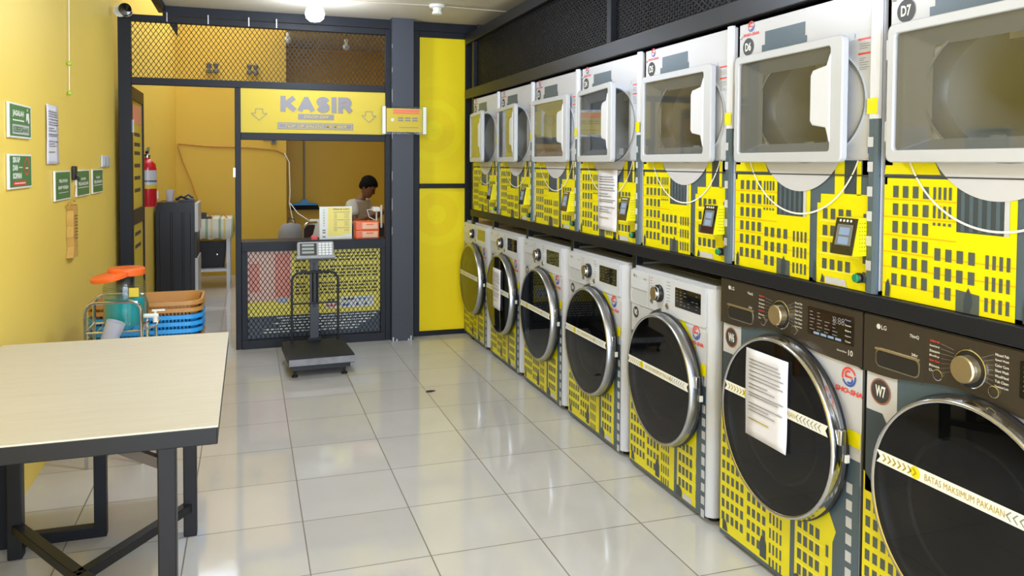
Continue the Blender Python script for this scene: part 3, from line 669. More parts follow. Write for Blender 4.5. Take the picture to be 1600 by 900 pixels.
def washer_large(n, label):
    t = empty('washing_machine', (1.80, 2.70-(n-6)*.77, 0), -PI/2, label, 'washing machine', 'front loading washers on the floor')
    W, H = .762, 1.045; cx, cz, r = .405, .585, .309; e = .0007
    b = MB().prism([(.006, 0), (W-.006, 0), (W, .012), (W, .74), (0, .74), (0, .012)], .03, H, graph_s, 'z').build('body', t, bevel=.006)
    for x in (.06, W-.06): MB().lathe([(.025, 0), (.025, .01), (.015, .012), (.015, .035)], (x, .06, 0), rubber, 'z', 14).build('foot', t)
    f = MB(); f.prism([(.006, .001), (W-.006, .001), (W-.006, -.0005), (.006, -.0005)], .032, .90, vinyl, 'z')
    f.rect(.125, .42, .60, .905, -2*e, slate); f.flat([(.006, .50), (.006, .755), (.07, .755), (.12, .68), (.12, .5)], -2*e, slate_d); f.rect(.006, .125, .755, .90, -1.5*e, vinyl)
    f.flat([(.525, .858), (.505, .843), (.60, .68), (.655, .66), (.655, .75)], -2*e, yel)
    city_low(f, e, W-.006, .052, cx, cz, r, .5)
    logo(f, .700, .830, .028, -3*e, .120); badge(f, 'W%d' % n, .062, .820, .036, -3*e)
    arcband(f, .062, .820, .037, .005, 0, 360, -4*e, mat('rust_print', s(150, 90, 60), .5), 28)
    f.build('front_panel', t, smooth=0)
    # curved-bottom control panel
    pts = [(.0, H), (.0, .873), (.06, .872), (.12, .874)]
    for k in range(11): u = .16+k*.06*.98; pts.append((u, .874+.032*math.exp(-((u-.34)/.15)**2)))
    pts += [(W, .868), (W, H)]
    c = MB().prism(pts, .0, -.010, graph); c.prism([(0, H-.004), (W, H-.004), (W, H+.004), (0, H+.004)], -.008, .06, graph_s)
    c.rect(.222, .2245, .885, H-.004, -.0106, txt_d)
    k = c; y = -.0108
    k.flat(circ(.058, 1.017, .008, 16), y, txt_w).text('LG', .069, 1.010, .013, y, txt_w, bold=.01)
    k.text('ThinQ', .175, 1.008, .011, y, txt_w).text('24kg' if n == 7 else '21kg', .183, .955, .011, y, txt_w)
    words_l = ['Allergy', 'Sanitary', 'Steam', 'Bulky', 'Baby Care', 'Rinse', 'Duvet']; words_r = ['Mixed Fab', 'Speed Wash', 'Color Care', 'Silent Wash', 'Wool/Hand', 'Tub Clean', 'Download Cycle']
    for i in range(7):
        k.text(words_l[i], .245, 1.012-i*.0135, .007, y, redp if i in (0, 4) else txt_w, width=.034); k.bar((.283, y, 1.014-i*.0135), (.325, y, 1.006-i*.0095), .0008, .0006, txt_g, up=(0, 1, 0))
        k.text(words_r[i], .447, 1.020-i*.0135, .007, y, txt_w, width=.038); k.bar((.41, y, 1.006-i*.0095), (.443, y, 1.022-i*.0135), .0008, .0006, txt_g, up=(0, 1, 0))
    k.text('10', .705, .900, .018, y, txt_w, bold=.02).text('Direct Drive', .655, .905, .006, y, txt_w, width=.042)
    co_ = c.build('control_panel', t, smooth=0)
    dr = MB(); dr.prism(rrect(.048, .212, .897, .955, .018), -.0108, -.009, chrome); dr.prism(rrect(.052, .208, .900, .947, .016), -.0112, -.0105, mat('drawer_recess_black', s(40, 38, 36), .25))
    dr.box(.050, .211, -.016, -.009, .948, .954, gold); dr.build('drawer_handle', co_, smooth=0, bevel=.002)
    kn = MB().lathe([(.049, -.010), (.049, -.014), (.045, -.015)], (.375, 0, .968), black_p, 'y', 40); kn.lathe([(.036, -.014), (.036, -.038), (.033, -.042), (0, -.042)], (.375, 0, .968), gold, 'y', 40)
    kn.shell([(.049, -.010), (.0505, -.0145), (.048, -.0155)], (.375, 0, .968), chrome, 'y', 40)
    kn.build('dial', co_)
    for bx_, bz_ in ((.275, .926), (.446, .927)):
        MB().shell([(.016, -.010), (.016, -.013), (.0135, -.0135)], (bx_, 0, bz_), chrome, 'y', 20).lathe([(.0135, -.010), (.0135, -.0128), (0, -.0135)], (bx_, 0, bz_), graph, 'y', 20).build('button', co_)
    ds = MB().prism(rrect(.515, .728, .932, 1.024, .004), -.0112, -.010, black_g); y = -.0118
    ds.text('8:88', .635, .990, .022, y, txt_g, bold=.0); random.seed(4)
    for i in range(6):
        for j in range(4):
            if j == 2 and i < 2: continue
            ds.rect(.525+j*.036, .525+j*.036+random.uniform(.012, .026), 1.008-i*.0115, 1.0105-i*.0115, y, txt_g)
    for i in range(5): ds.text(('Power', 'Steam', 'Start', 'Option', 'Timer')[i], .690, 1.008-i*.017, .0055, y, lens_w if i == 0 else txt_w, width=.026)
    for j in range(4): ds.rect(.545+j*.034, .572+j*.034, .937, .945, y, lens_w)
    ds.build('display', co_, smooth=0)
    washer_door(t, cx, cz, r, chrome, True)
    return t
wd = {1: 'its glass mirroring the yellow wall', 2: 'with a small paper taped on its door', 3: 'third from the far end', 4: 'second white one from the brown machines', 5: 'directly beside the brown washer'}
def washer_small(n, label):
    t = empty('washing_machine', (1.80, 6.665-(n-1)*.793, 0), -PI/2, label, 'washing machine', 'front loading washers on the floor')
    W, H = .715, .985; cx, cz, r = .378, .534, .290; e = .0007
    out = [(0, .02), (.006, .004), (.02, 0), (W-.045, 0), (W-.02, .006), (W-.006, .022), (W, .05), (W, .66), (0, .66)]
    MB().prism(out, .03, H, white, 'z').build('body', t, smooth=40)
    MB().box(.004, W-.004, .02, .66, H-.002, H+.014, greyw).box(.15, .56, .12, .60, H+.014, H+.017, txt_g).build('top_plate', t, bevel=.006)
    for x in (.06, W-.06): MB().lathe([(.025, 0), (.025, .01), (.015, .012), (.015, .035)], (x, .06, 0), rubber, 'z', 14).build('foot', t)
    Wf = W-.035
    f = MB(); f.rect(.006, Wf, .035, .80, -.5*e, vinyl)
    f.rect(.006, .10, .72, .84, -2*e, greyw)
    f.flat([(.475, .842), (.455, .830), (.565, .65), (.60, .65), (.60, .72)], -2*e, yel)
    f.flat([(.006, .46), (.006, .68), (.05, .68), (.10, .60), (.10, .46)], -2*e, slate_d)
    city_low(f, e, Wf, .022, cx, cz, r, .5)
    logo(f, .600, .785, .027, -3*e, .112); badge(f, 'W%d' % n, .052, .775, .028, -3*e)
    f.build('front_panel', t, smooth=0)
    cap = MB(); pts = circ(cx, cz, r+.022, 10, 103, 134); pts2 = circ(cx, cz, r-.01, 10, 103, 134); cap.prism(pts+pts2[::-1], -.001, -.014, slate_d); cap.build('door_bumper', t, bevel=.003)
    c = MB(); c.prism(rrect(.004, W-.040, .818, .982, .012), -.0005, -.007, white); c.rect(.190, .1925, .822, .978, -.0076, txt_g)
    k = c; y = -.0076
    k.flat(circ(.04, .955, .008, 14), y, txt_g).text('LG', .051, .949, .011, y, txt_g)
    k.text('AI DD', .135, .945, .008, y, txt_g); random.seed(9)
    for i in range(7):
        k.rect(.205, .205+random.uniform(.018, .03), .965-i*.013, .968-i*.013, y, redp if i in (1, 2) else txt_g); k.rect(.355, .355+random.uniform(.025, .04), .965-i*.014, .968-i*.014, y, txt_g)
    k.rect(Wf-.2, Wf-.02, .8155, .8175, -.001, txt_g)
    co_ = c.build('control_panel', t, smooth=0)
    dr = MB(); dr.prism(rrect(.02, .178, .825, .898, .03), -.0080, -.0068, greyw); dr.box(.022, .176, -.012, -.006, .893, .899, greyw); dr.build('drawer_handle', co_, bevel=.002)
    kn = MB().lathe([(.040, -.007), (.040, -.018), (.038, -.020)], (.292, 0, .905), black_p, 'y', 36); kn.lathe([(.030, -.018), (.030, -.038), (.028, -.042), (0, -.042)], (.292, 0, .905), gold, 'y', 36)
    kn.shell([(.030, -.020), (.033, -.030), (.030, -.041)], (.292, 0, .905), chrome, 'y', 36)
    kn.build('dial', co_)
    for bx_, bz_ in ((.222, .858), (.365, .858)):
        MB().lathe([(.014, -.007), (.014, -.010), (.011, -.012), (0, -.012)], (bx_, 0, bz_), chrome, 'y', 18).build('button', co_)
    ds = MB().prism(rrect(.432, .640, .868, .955, .003), -.0082, -.007, black_g); y = -.0088; random.seed(4)
    for i in range(5):
        for j in range(6):
            if random.random() < .8: ds.rect(.442+j*.032, .442+j*.032+random.uniform(.010, .022), .938-i*.014, .9405-i*.014, y, txt_g)
    ds.build('display', co_, smooth=0)
    washer_door(t, cx, cz, r, alu, False)
    return t
for n in range(1, 6): washer_small(n, 'white washer W%d with yellow city wrap, %s' % (n, wd[n]))
washer_large(6, 'brown-panelled washer W6 with a paper notice taped on its dark door')
washer_large(7, 'brown-panelled washer W7 nearest the camera, cut by the right edge')
notice_sheet('paper_notice', .262, .498, .515, .832, -.0715, (1.80, 2.70, 0), -PI/2, 'white printed sheet taped to the dark door of washer W6', tilt=.0)
notice_sheet('paper_notice', .283, .475, .43, .725, -.0715, (1.80, 5.872, 0), -PI/2, 'white printed sheet taped to the door of washer W2')

# ------------------------------------------------------------------ folding work table (left)
TX0, TX1, TY0, TY1, TZ = -.95, -.085, 2.365, 3.665, .75
tb = empty('work_table', ((TX0+TX1)/2, (TY0+TY1)/2, 0), 0, 'large pale laminate work table with black steel frame in the left foreground', 'table')
ox, oy = (TX0+TX1)/2, (TY0+TY1)/2
def tbox(name, x0, x1, y0, y1, z0, z1, mt, bev=.002): return MB().box(x0-ox, x1-ox, y0-oy, y1-oy, z0, z1, mt).build(name, tb, bevel=bev, smooth=0)
tbox('tabletop', TX0, TX1, TY0, TY1, TZ-.006, TZ, tabletop_m)
fr = MB()
for a in ((TX0+.002, TX1-.002, TY0+.002, TY0+.035), (TX0+.002, TX1-.002, TY1-.035, TY1-.002), (TX0+.002, TX0+.035, TY0+.035, TY1-.035), (TX1-.035, TX1-.002, TY0+.035, TY1-.035)):
    fr.box(a[0]-ox, a[1]-ox, a[2]-oy, a[3]-oy, TZ-.055, TZ-.006, steel_b)
fr.box(TX0+.035-ox, TX1-.035-ox, 3.0-oy, 3.03-oy, TZ-.045, TZ-.012, steel_b)
fr.build('frame', tb, bevel=.003, smooth=0)
LX0, LX1, LY0, LY1 = -.84, -.228, 2.46, 3.37
for x in (LX0, LX1):
    for y in (LY0, LY1): tbox('leg', x-.025, x+.025, y-.025, y+.025, 0, TZ-.055, steel_b, .004)
cxx, cyy = -.54, 2.90
for x, y in ((LX0, LY0), (LX1, LY0), (LX0, LY1), (LX1, LY1)):
    MB().bar((x-ox, y-oy, .115), (cxx-ox, cyy-oy, .115), .04, .035, steel_b).build('cross_brace', tb, bevel=.003, smooth=0)
MB().bar((LX1-.02-ox, LY0-oy, .628), (-.37-ox, LY0-oy, .692), .03, .028, mat('brown_painted_steel', s(70, 58, 46), .5)).build('knee_brace', tb, smooth=0)
# loop frame behind the table
bn = empty('steel_loop_frame', (-.74, 3.47, 0), 0, 'charcoal square tube loop frame standing on the floor behind the work table', 'frame')
q = MB(); ring(q, [(-.195, 0), (.195, 0), (.195, .62), (-.195, .62)], [(-.15, .045), (.15, .045), (.15, .575), (-.15, .575)], -.022, .022, steel); q.build('loop', bn, smooth=0, bevel=.003)
MB().box(-.218, -.195, -.015, .015, .45, .48, steel).box(-.218, -.195, -.015, .015, .12, .15, steel).build('wall_fixing', bn, smooth=0)

# ------------------------------------------------------------------ soap dispenser on chrome rack, baskets
st = empty('chrome_stand', (-.60, 4.36, 0), 0, 'small chrome tube stand holding the soap jar by the left wall', 'stand')
def arch(y):
    P_ = [(-.155, y, 0), (-.155, y, .76)]
    for k in range(7): a = PI-PI/2*k/6; P_.append((-.155+.05+.05*math.cos(a), y, .76+.05*math.sin(a)))
    for k in range(7): a = PI/2-PI/2*k/6; P_.append((.045+.05*math.cos(a)-.0, y, .76+.05*math.sin(a)))
    P_ += [(.095, y, .76), (.095, y, 0)]; return P_
for y in (-.12, .13): MB().tube(arch(y), .0085, chrome, 10).build('side_arch', st)
q = MB()
for x in (-.155, .095): q.tube([(x, -.12, .665), (x, .13, .665)], .006, chrome, 8)
for k in range(6): x = -.155+k*.05; q.tube([(x, -.12, .665), (x, .13, .665)], .003, chrome, 6)
q.tube([(-.155, -.12, .665), (.095, -.12, .665)], .006, chrome, 8).tube([(-.155, .13, .665), (.095, .13, .665)], .006, chrome, 8)
q.build('shelf', st)
MB().tube([(.095, -.12, .665), (.155, -.06, .675), (.155, .1, .675)], .006, chrome, 8).tube([(.155, -.06, .675), (.155, -.06, 0)], .007, chrome, 8).build('side_rail', st)
jar = empty('soap_dispenser', (-.595, 4.37, .672), 0, 'round clear jar of teal liquid soap with orange lid and white tap', 'dispenser')
R_j = .098
MB().shell([(.085, .004), (R_j, .015), (R_j, .19), (R_j*.97, .215), (.075, .255), (.07, .27)], (0, 0, 0), clear_m, 'z', 36).build('jar', jar)
MB().lathe([(.088, .006), (R_j-.004, .016), (R_j-.004, .145), (0, .145)], (0, 0, 0), liquid, 'z', 36).build('liquid_soap', jar)
q = MB()
for z in (.17, .18, .19, .20): q.tube([(R_j*math.cos(a*PI/12), R_j*math.sin(a*PI/12), z) for a in range(24)], .0022, clear_m, 6, closed=True)
q.build('jar_ribs', jar)
MB().lathe([(.083, .255), (.086, .262), (.086, .285), (.08, .292), (0, .294)], (.01, 0, 0), orange, 'z', 36).build('lid', jar)
MB().lathe([(.088, 0), (.09, .004), (.09, .02), (.07, .026), (0, .026)], (0, 0, 0), orange, 'z', 36).build('spare_lid', jar, loc=(-.055, -.06, .245), rot=(.08, -.18, 0))
q = MB().tube([(R_j-.01, -.02, .045), (R_j+.06, -.03, .045)], .011, s_white, 10).tube([(R_j+.045, -.028, .05), (R_j+.045, -.028, .012)], .012, s_white, 10).box(R_j+.03, R_j+.09, -.036, -.022, .068, .076, s_white).tube([(R_j+.045, -.028, .05), (R_j+.045, -.028, .07)], .006, s_white, 8)
q.build('tap', jar)
MB().box(.03, .075, -R_j*.93-.001, -R_j*.93, .155, .20, sig_y).build('label_sticker', jar, smooth=0)
q = MB().shell([(.032, 0), (.04, .13), (.044, .13), (.036, -.004), (0, -.004)], (0, 0, 0), cup_m, 'z', 24)
tag(q.build('measuring_cup', None, loc=(-.655, 4.196, .60), rot=(0, .35, 0)), 'translucent plastic cup hanging off the front of the chrome stand', 'cup')
stl = empty('plastic_stool', (-.52, 4.84, 0), 0, 'low plastic stool beneath the stacked laundry baskets', 'stool')
MB().box(-.2, .2, -.15, .15, .30, .32, brown).build('seat', stl, bevel=.005)
for x in (-.17, .17):
    for y in (-.12, .12): MB().box(x-.02, x+.02, y-.02, y+.02, 0, .30, brown).build('leg', stl)
def basket(k, mt, z0, lab):
    q = MB(); n = 40; H = .22; rings = []
    def lp(w_, d_, z, r=.08):
        return [(a, b, z) for a, b in rrect(-w_/2, w_/2, -d_/2, d_/2, r, 6)]
    L_ = [lp(.44, .28, 0), lp(.55, .36, H), lp(.58, .39, H), lp(.58, .39, H-.022), lp(.565, .375, H-.022)]
    I_ = [lp(.54, .35, H), lp(.53, .34, H-.01), lp(.43, .27, .008)]
    m_ = len(L_[0]); vs = sum(L_, []); fs = [(i*m_+k_, i*m_+(k_+1) % m_, (i+1)*m_+(k_+1) % m_, (i+1)*m_+k_) for i in range(1, 4) for k_ in range(m_)]+[(k_, (k_+1) % m_, m_+(k_+1) % m_, m_+k_) for k_ in range(m_)]+[list(range(m_-1, -1, -1))]
    q.add(vs, fs, mt)
    vs = sum(I_, []); fs = [(i*m_+k_, (i+1)*m_+k_, (i+1)*m_+(k_+1) % m_, i*m_+(k_+1) % m_) for i in range(2) for k_ in range(m_)]+[list(range(2*m_, 3*m_))]
    q.add(vs, fs, mt)
    o = q.build('laundry_basket', None, loc=(-.535, 4.84, z0), smooth=40)
    tag(o, lab, 'laundry basket', 'nested laundry baskets by the wall')
    rb_ = MB()
    for i in range(24):
        x = -.22+i*.0191; rb_.box(x, x+.006, -.176, -.172, .1, .2, mt)
    rb_.build('ribs', o, smooth=0)
BL = [(brown, 'tan basket at the bottom of the nested stack beside the soap jar'), (bluep, 'lowest of the three blue baskets in the nested stack'), (bluep, 'middle blue basket of the nested stack'), (bluep, 'blue basket directly beneath the tan ones in the stack'), (brown, 'tan basket just under the topmost basket of the stack'), (brown, 'topmost open tan basket of the nested stack')]
for k, (mt, lab) in enumerate(BL): basket(k, mt, .322+k*.038, lab)

# ------------------------------------------------------------------ platform scale
sc_ = empty('platform_scale', (.47, 5.86, 0), 0, 'grey electronic platform scale with arched guard standing before the counter', 'scale')
hz = .145
q = MB().box(-.225, .225, -.27, .29, .085, .145, steel).box(-.225, .225, -.2705, -.268, .088, .135, stretch_mat('worn_galvanised', s(90, 90, 96), s(168, 166, 168), (14, 3, 10), .4))
q.build('platform', sc_, bevel=.006, rot=(0, 0, .05))
MB().box(-.20, .20, -.24, .27, .05, .085, steel_b).build('base_frame', sc_, smooth=0, rot=(0, 0, .05))
for x in (-.17, .17):
    for y in (-.22, .24): MB().lathe([(.022, 0), (.022, .012), (.01, .016), (.01, .05)], (x, y, 0), rubber, 'z', 14).build('foot', sc_)
MB().box(-.032, .032, .25, .285, .145, .78, pillar_m).box(-.010, .010, .247, .251, .40, .74, steel_b).box(-.05, .05, .235, .295, .145, .165, steel).build('column', sc_, bevel=.003, smooth=0)
P_ = [(-.165, .235, .145), (-.165, .235, .60)]
for k in range(1, 8): a = PI-PI/2*k/7; P_.append((-.095+.07*math.cos(a), .235, .60+.07*math.sin(a)))
for k in range(0, 8): a = PI/2-PI/2*k/7; P_.append((.105+.07*math.cos(a), .235, .60+.07*math.sin(a)))
P_ += [(.175, .235, .145)]
MB().tube(P_, .009, steel_b, 10).tube([(-.165, .235, .435), (.175, .235, .435)], .007, steel_b, 8).tube([(-.012, .235, .435), (-.012, .235, .67)], .006, steel_b, 8).tube([(.02, .235, .435), (.02, .235, .67)], .006, steel_b, 8).build('guard_rail', sc_)
hgm = mat('grey_head_plastic', s(150, 152, 158), .4)
hd = MB().prism(rrect(-.135, .135, -.065, .062, .015), -.02, .035, hgm).box(-.145, .145, -.03, .03, -.068, -.045, hgm)
ho = hd.build('display_head', sc_, loc=(.008, .235, .835), rot=(-.25, 0, 0), bevel=.006)
q = MB().rect(-.115, .008, -.042, .05, -.0206, black_g)
for z in (.027, .0, -.027): q.rect(-.10, -.012, z, z+.017, -.0212, mat('lcd_grey', s(140, 146, 140), .3))
q.build('screen', ho, smooth=0)
q = MB()
for i in range(4):
    for j in range(5): q.box(.022+i*.026, .041+i*.026, -.024, -.02, -.04+j*.019, -.027+j*.019, s_white)
q.build('keypad', ho, smooth=0)

# ------------------------------------------------------------------ wall items (left wall; local x = +Y)
XW = -.958
def wall_item(name, y, z, label, cat, group=None, x=XW): return empty(name, (x, y, z), PI/2, label, cat, group)
def green_sign(y0, y1, z0, z1, label, draw):
    t = wall_item('wall_sign', (y0+y1)/2, (z0+z1)/2, label, 'sign', 'green signs on the left wall'); w_, h_ = (y1-y0)/2, (z1-z0)/2
    MB().box(-w_, w_, -.010, 0, -h_, h_, s_white).build('backing_board', t, smooth=0, bevel=.002)
    q = MB().rect(-w_+.012, w_-.012, -h_+.008, h_-.008, -.0106, green); draw(q, w_, h_, -.0112); q.build('printed_face', t, smooth=0)
def d1(q, w_, h_, y):
    q.text('JAGALAH', -w_*.72, h_*.18, h_*.42, y, s_white, width=w_*1.0, bold=.05); q.rect(-w_*.72, w_*.3, -.02*h_, .06*h_, y, s_white)
    q.rect(-w_*.75, w_*.75, -h_*.78, -h_*.22, y, lgrey); q.text('KEBERSIHAN', -w_*.68, -h_*.68, h_*.36, y-.0005, green, width=w_*1.36, bold=.03)
    q.flat(circ(w_*.62, h_*.72, h_*.09, 12), y, s_white); q.flat([(w_*.5, h_*.5), (w_*.74, h_*.55), (w_*.8, h_*.0), (w_*.68, -h_*.1), (w_*.62, h_*.2), (w_*.48, -.02*h_)], y, s_white)
def d2(q, w_, h_, y):
    q.text('SIKAP', -w_*.72, h_*.5, h_*.34, y, s_white, width=w_*.62, bold=.05); q.text('DAN', -w_*.72, h_*.05, h_*.34, y, s_white, width=w_*.42, bold=.05); q.rect(-w_*.2, w_*.12, h_*.2, h_*.26, y, s_white)
    q.text('SOPAN', -w_*.72, -h_*.42, h_*.34, y, s_white, width=w_*.75, bold=.05); q.flat(rrect(-w_*.72, w_*.45, -h_*.82, -h_*.55, h_*.1), y, redp); q.rect(-w_*.6, w_*.33, -h_*.72, -h_*.66, y-.0004, s_white)
    arcband(q, w_*.5, h_*.28, w_*.2, w_*.05, 0, 360, y, redp, 18); q.rect(w_*.4, w_*.62, h_*.14, h_*.22, y, s_white)
def d3(q, w_, h_, y):
    q.text('PELAYAN', 0, h_*.2, h_*.22, y, s_white, width=w_*1.1, bold=.05, center=True); q.text('SIAP KERJA', 0, -h_*.3, h_*.28, y, s_white, width=w_*1.35, bold=.05, center=True); q.rect(-w_*.6, w_*.65, -h_*.5, -h_*.46, y, s_white)
def d4(q, w_, h_, y):
    q.text('RUANG', 0, h_*.22, h_*.2, y, s_white, width=w_*.7, bold=.05, center=True); q.text('PELANGGAN', 0, -h_*.18, h_*.26, y, s_white, width=w_*1.5, bold=.05, center=True); q.rect(-w_*.8, w_*.8, -h_*.36, -h_*.3, y, s_white)
green_sign(3.795, 4.15, 1.598, 1.748, 'green sign nearest the camera, upper of the two large ones on the yellow wall', d1)
green_sign(3.785, 4.15, 1.378, 1.528, 'green sign with red strip, directly below the other large green sign', d2)
green_sign(4.61, 4.98, 1.288, 1.447, 'smaller green sign below the white paper, left of the black hook', d3)
green_sign(5.15, 5.535, 1.288, 1.447, 'middle one of the three smaller green signs in a row', d4)
green_sign(5.645, 6.015, 1.288, 1.447, 'green sign under the light switch, rightmost on the yellow wall', d4)
t = notice_sheet('paper_notice', 0, .25, 1.483, 1.785, 0, (XW+.004, 4.46, 0), PI/2, 'long white printed sheet pinned to the yellow wall above the green signs')
q = wall_item('wall_hook', 5.09, 1.43, 'small black hook on the wall between two green signs', 'hook')
MB().box(-.03, .03, -.02, 0, -.04, .04, black_p).build('plate', q, bevel=.004); MB().tube([(0, -.02, -.01), (0, -.032, -.03), (0, -.030, -.045)], .006, black_p, 8).build('hook_arm', q)
q = wall_item('light_switch', 6.155, 1.498, 'white double light switch on the yellow wall beside the doorway', 'switch')
MB().box(-.15, .15, -.012, 0, -.04, .04, trimw).build('plate', q, bevel=.003); 
for x in (-.06, .06): MB().box(x-.045, x+.045, -.018, -.012, -.03, .03, greyw).build('rocker', q, bevel=.002)
# hanging paper bag
pb = wall_item('paper_bag', 5.0, .96, 'crumpled brown paper bag with handwriting hanging on the yellow wall', 'bag')
bagm = mat('kraft_paper', s(206, 160, 78), .8, noise=.12, nscale=14, bump=.5, bscale=16)
vs = []; fs = []; nj = 10
for j in range(nj+1):
    z = .29*j/nj; w_ = .085+.012*math.sin(j*1.9)+(.03 if j in (0, nj) else 0)
    for (a, b) in ((-w_, 0), (-w_*.6, -.028), (0, -.036+.006*math.sin(j*2)), (w_*.6, -.028), (w_, 0), (0, -.002)): vs.append((a+.006*math.sin(j), b, z))
for j in range(nj):
    for k in range(6): a = j*6+k; b = j*6+(k+1) % 6; fs.append((a, b, b+6, a+6))
fs.append([0, 1, 2, 3, 4, 5])
MB().add(vs, fs, bagm).build('sack', pb, smooth=25)
q = MB()
for k in range(8): z = .23-k*.018; q.add([(-.046, -.0345, z), (-.008, -.0425, z), (-.008, -.0425, z+.005), (-.046, -.0345, z+.005)], [(0, 1, 2, 3)], mat('brown_ink', s(110, 80, 40), .7))
q.build('handwriting', pb, smooth=0)
MB().tube([(-.08, -.01, .29), (-.03, -.02, .32), (.04, -.02, .31), (.075, -.01, .35), (.05, -.02, .40)], .004, bagm, 6).build('string', pb)
pc = wall_item('pull_cord', 4.98, 1.88, 'thin pale cord with green beads hanging on the yellow wall', 'cord')
MB().tube([(.02, -.012, .80), (.0, -.010, .0)], .0025, s_white, 6).build('cord', pc)
for z in (.165, .0): MB().lathe([(0, -.014), (.012, -.008), (.014, 0), (.012, .008), (0, .014)], (0, -.012, z), mat('green_bead', s(176, 200, 60), .4), 'z', 12).build('bead', pc)
# cctv camera
cc = empty('security_camera', (-.885, 6.52, 2.625), 0, 'small white and black security camera at the top of the partition post', 'camera')
MB().lathe([(.045, 0), (.045, .02), (.02, .03)], (-.02, .03, .0), s_white, 'y', 20).tube([(-.02, .03, .01), (0, -.02, .0)], .016, s_white, 10).build('mount', cc)
MB().lathe([(0, -.09), (.034, -.085), (.042, -.075), (.042, .0), (.03, .02), (0, .025)], (.035, -.03, -.012), s_white, 'y', 24).build('housing', cc)
MB().lathe([(0, -.098), (.02, -.098), (.044, -.094), (.046, -.05), (.044, -.045)], (.035, -.03, -.012), black_g, 'y', 24).build('lens', cc)

# ceiling bulb
cb = empty('ceiling_bulb', (.467, 5.94, 2.70), 0, 'large glowing white bulb hanging from the ceiling before the partition', 'bulb')
em = mat('lit_bulb', (1, 1, 1), .3, emit=(.95, .98, 1), es=14)
MB().lathe([(.045, 0), (.045, -.012), (.03, -.014), (.026, -.04)], (0, 0, 0), s_white, 'z', 20).build('socket', cb)
MB().lathe([(.02, -.035), (.035, -.055), (.062, -.085), (.07, -.12), (.062, -.15), (.04, -.17), (0, -.178)], (0, 0, 0), em, 'z', 28).build('bulb', cb)
cs = empty('ceiling_socket', (1.37, 5.9, 2.70), 0, 'empty white bulb socket on the ceiling near the pillar', 'socket')
MB().lathe([(.06, 0), (.06, -.02), (.035, -.024), (.03, -.05), (.038, -.052), (.038, -.07), (0, -.07)], (0, 0, 0), s_white, 'z', 24).build('holder', cs)
MB().tube([(-.9, .05, -.004), (-.06, 0, -.006)], .004, ceil_m, 6).tube([(.06, 0, -.006), (1.0, .08, -.004)], .004, ceil_m, 6).build('wire', cs)

# ------------------------------------------------------------------ fire extinguisher
fe = wall_item('fire_extinguisher', 7.75, 1.09, 'red fire extinguisher with black hose on the left wall by the door', 'fire extinguisher', x=-.862)
MB().lathe([(0, 0), (.07, .002), (.078, .015), (.078, .34), (.07, .385), (.045, .415), (.025, .43), (.022, .45)], (0, 0, 0), red, 'z', 32).build('cylinder', fe, label='red cylinder')
q = MB().shell([(.0788, .20), (.0788, .33)], (0, 0, 0), lgrey, 'z', 32).shell([(.0792, .165), (.0792, .20)], (0, 0, 0), sig_y, 'z', 32).shell([(.0792, .225), (.0792, .24)], (0, 0, 0), slate, 'z', 32); q.build('label_band', fe)
MB().box(.02, .065, -.085, -.06, .07, .14, s_white).build('inspection_tag', fe, smooth=0)
MB().lathe([(.026, .44), (.028, .47), (.014, .475), (.012, .49)], (0, 0, 0), alu, 'z', 16).build('valve', fe)
MB().prism([(-.02, .48), (.03, .485), (.10, .53), (.10, .54), (.02, .51), (-.03, .50)], -.012, .012, black_p).prism([(-.02, .47), (.03, .47), (.09, .455), (.09, .462), (.02, .48)], -.010, .010, black_p).build('lever', fe)
MB().tube([(-.02, 0, .47), (-.05, .03, .46), (-.07, .055, .38), (-.072, .058, .26), (-.07, .056, .16)], .009, black_p, 8).tube([(-.07, .056, .18), (-.068, .056, .10)], .012, black_p, 8).build('hose', fe)
MB().box(-.05, .05, .078, .09, .28, .40, chrome).build('wall_bracket', fe, smooth=0)

# ------------------------------------------------------------------ back room
bw = empty('black_washing_machine', (-.700, 8.75, .05), 0, 'tall black ribbed appliance seen side on in the room behind the doorway', 'washing machine')
q = MB().prism(rrect(-.20, .17, 0, 1.03, .02), 0, .55, mat('black_enamel', s(14, 14, 16), .3, spec=.4), 'y'); q.build('body', bw, smooth=40)
q = MB()
for x0, x1 in ((-.165, -.06), (-.045, .05), (.065, .13)): q.prism(rrect(x0, x1, .05, .93, .012), 0, -.008, mat('black_enamel', (0, 0, 0)))
q.build('side_ribs', bw, bevel=.005)
MB().box(.17, .20, .0, .55, .0, .45, lgrey).box(.17, .205, 0, .55, .72, 1.02, lgrey).box(.17, .19, 0, .55, .45, .72, black_p).build('front_face', bw, bevel=.004)
for x in (-.15, .13): MB().lathe([(.025, -.05), (.025, 0)], (x, .05, 0), rubber, 'z', 12).build('foot', bw)
q = MB().shell([(.032, 0), (.045, .12), (.042, .12), (.03, .004), (0, .004)], (0, 0, 0), cup_m, 'z', 20)
tag(q.build('plastic_cup', None, loc=(-.78, 8.95, 1.082)), 'clear plastic cup standing on the black appliance', 'cup')
q = MB().tube([(-.08, 0, .02), (-.03, .02, .05), (.03, 0, .03), (.09, .01, .015)], .015, black_p, 8).tube([(0, 0, .04), (.04, .03, .07), (.09, .02, .03)], .012, black_p, 8).box(-.06, .1, -.02, .04, 0, .02, black_p)
tag(q.build('cable_bundle', None, loc=(-.64, 8.9, 1.082)), 'small heap of black cable on the black appliance', 'cable')
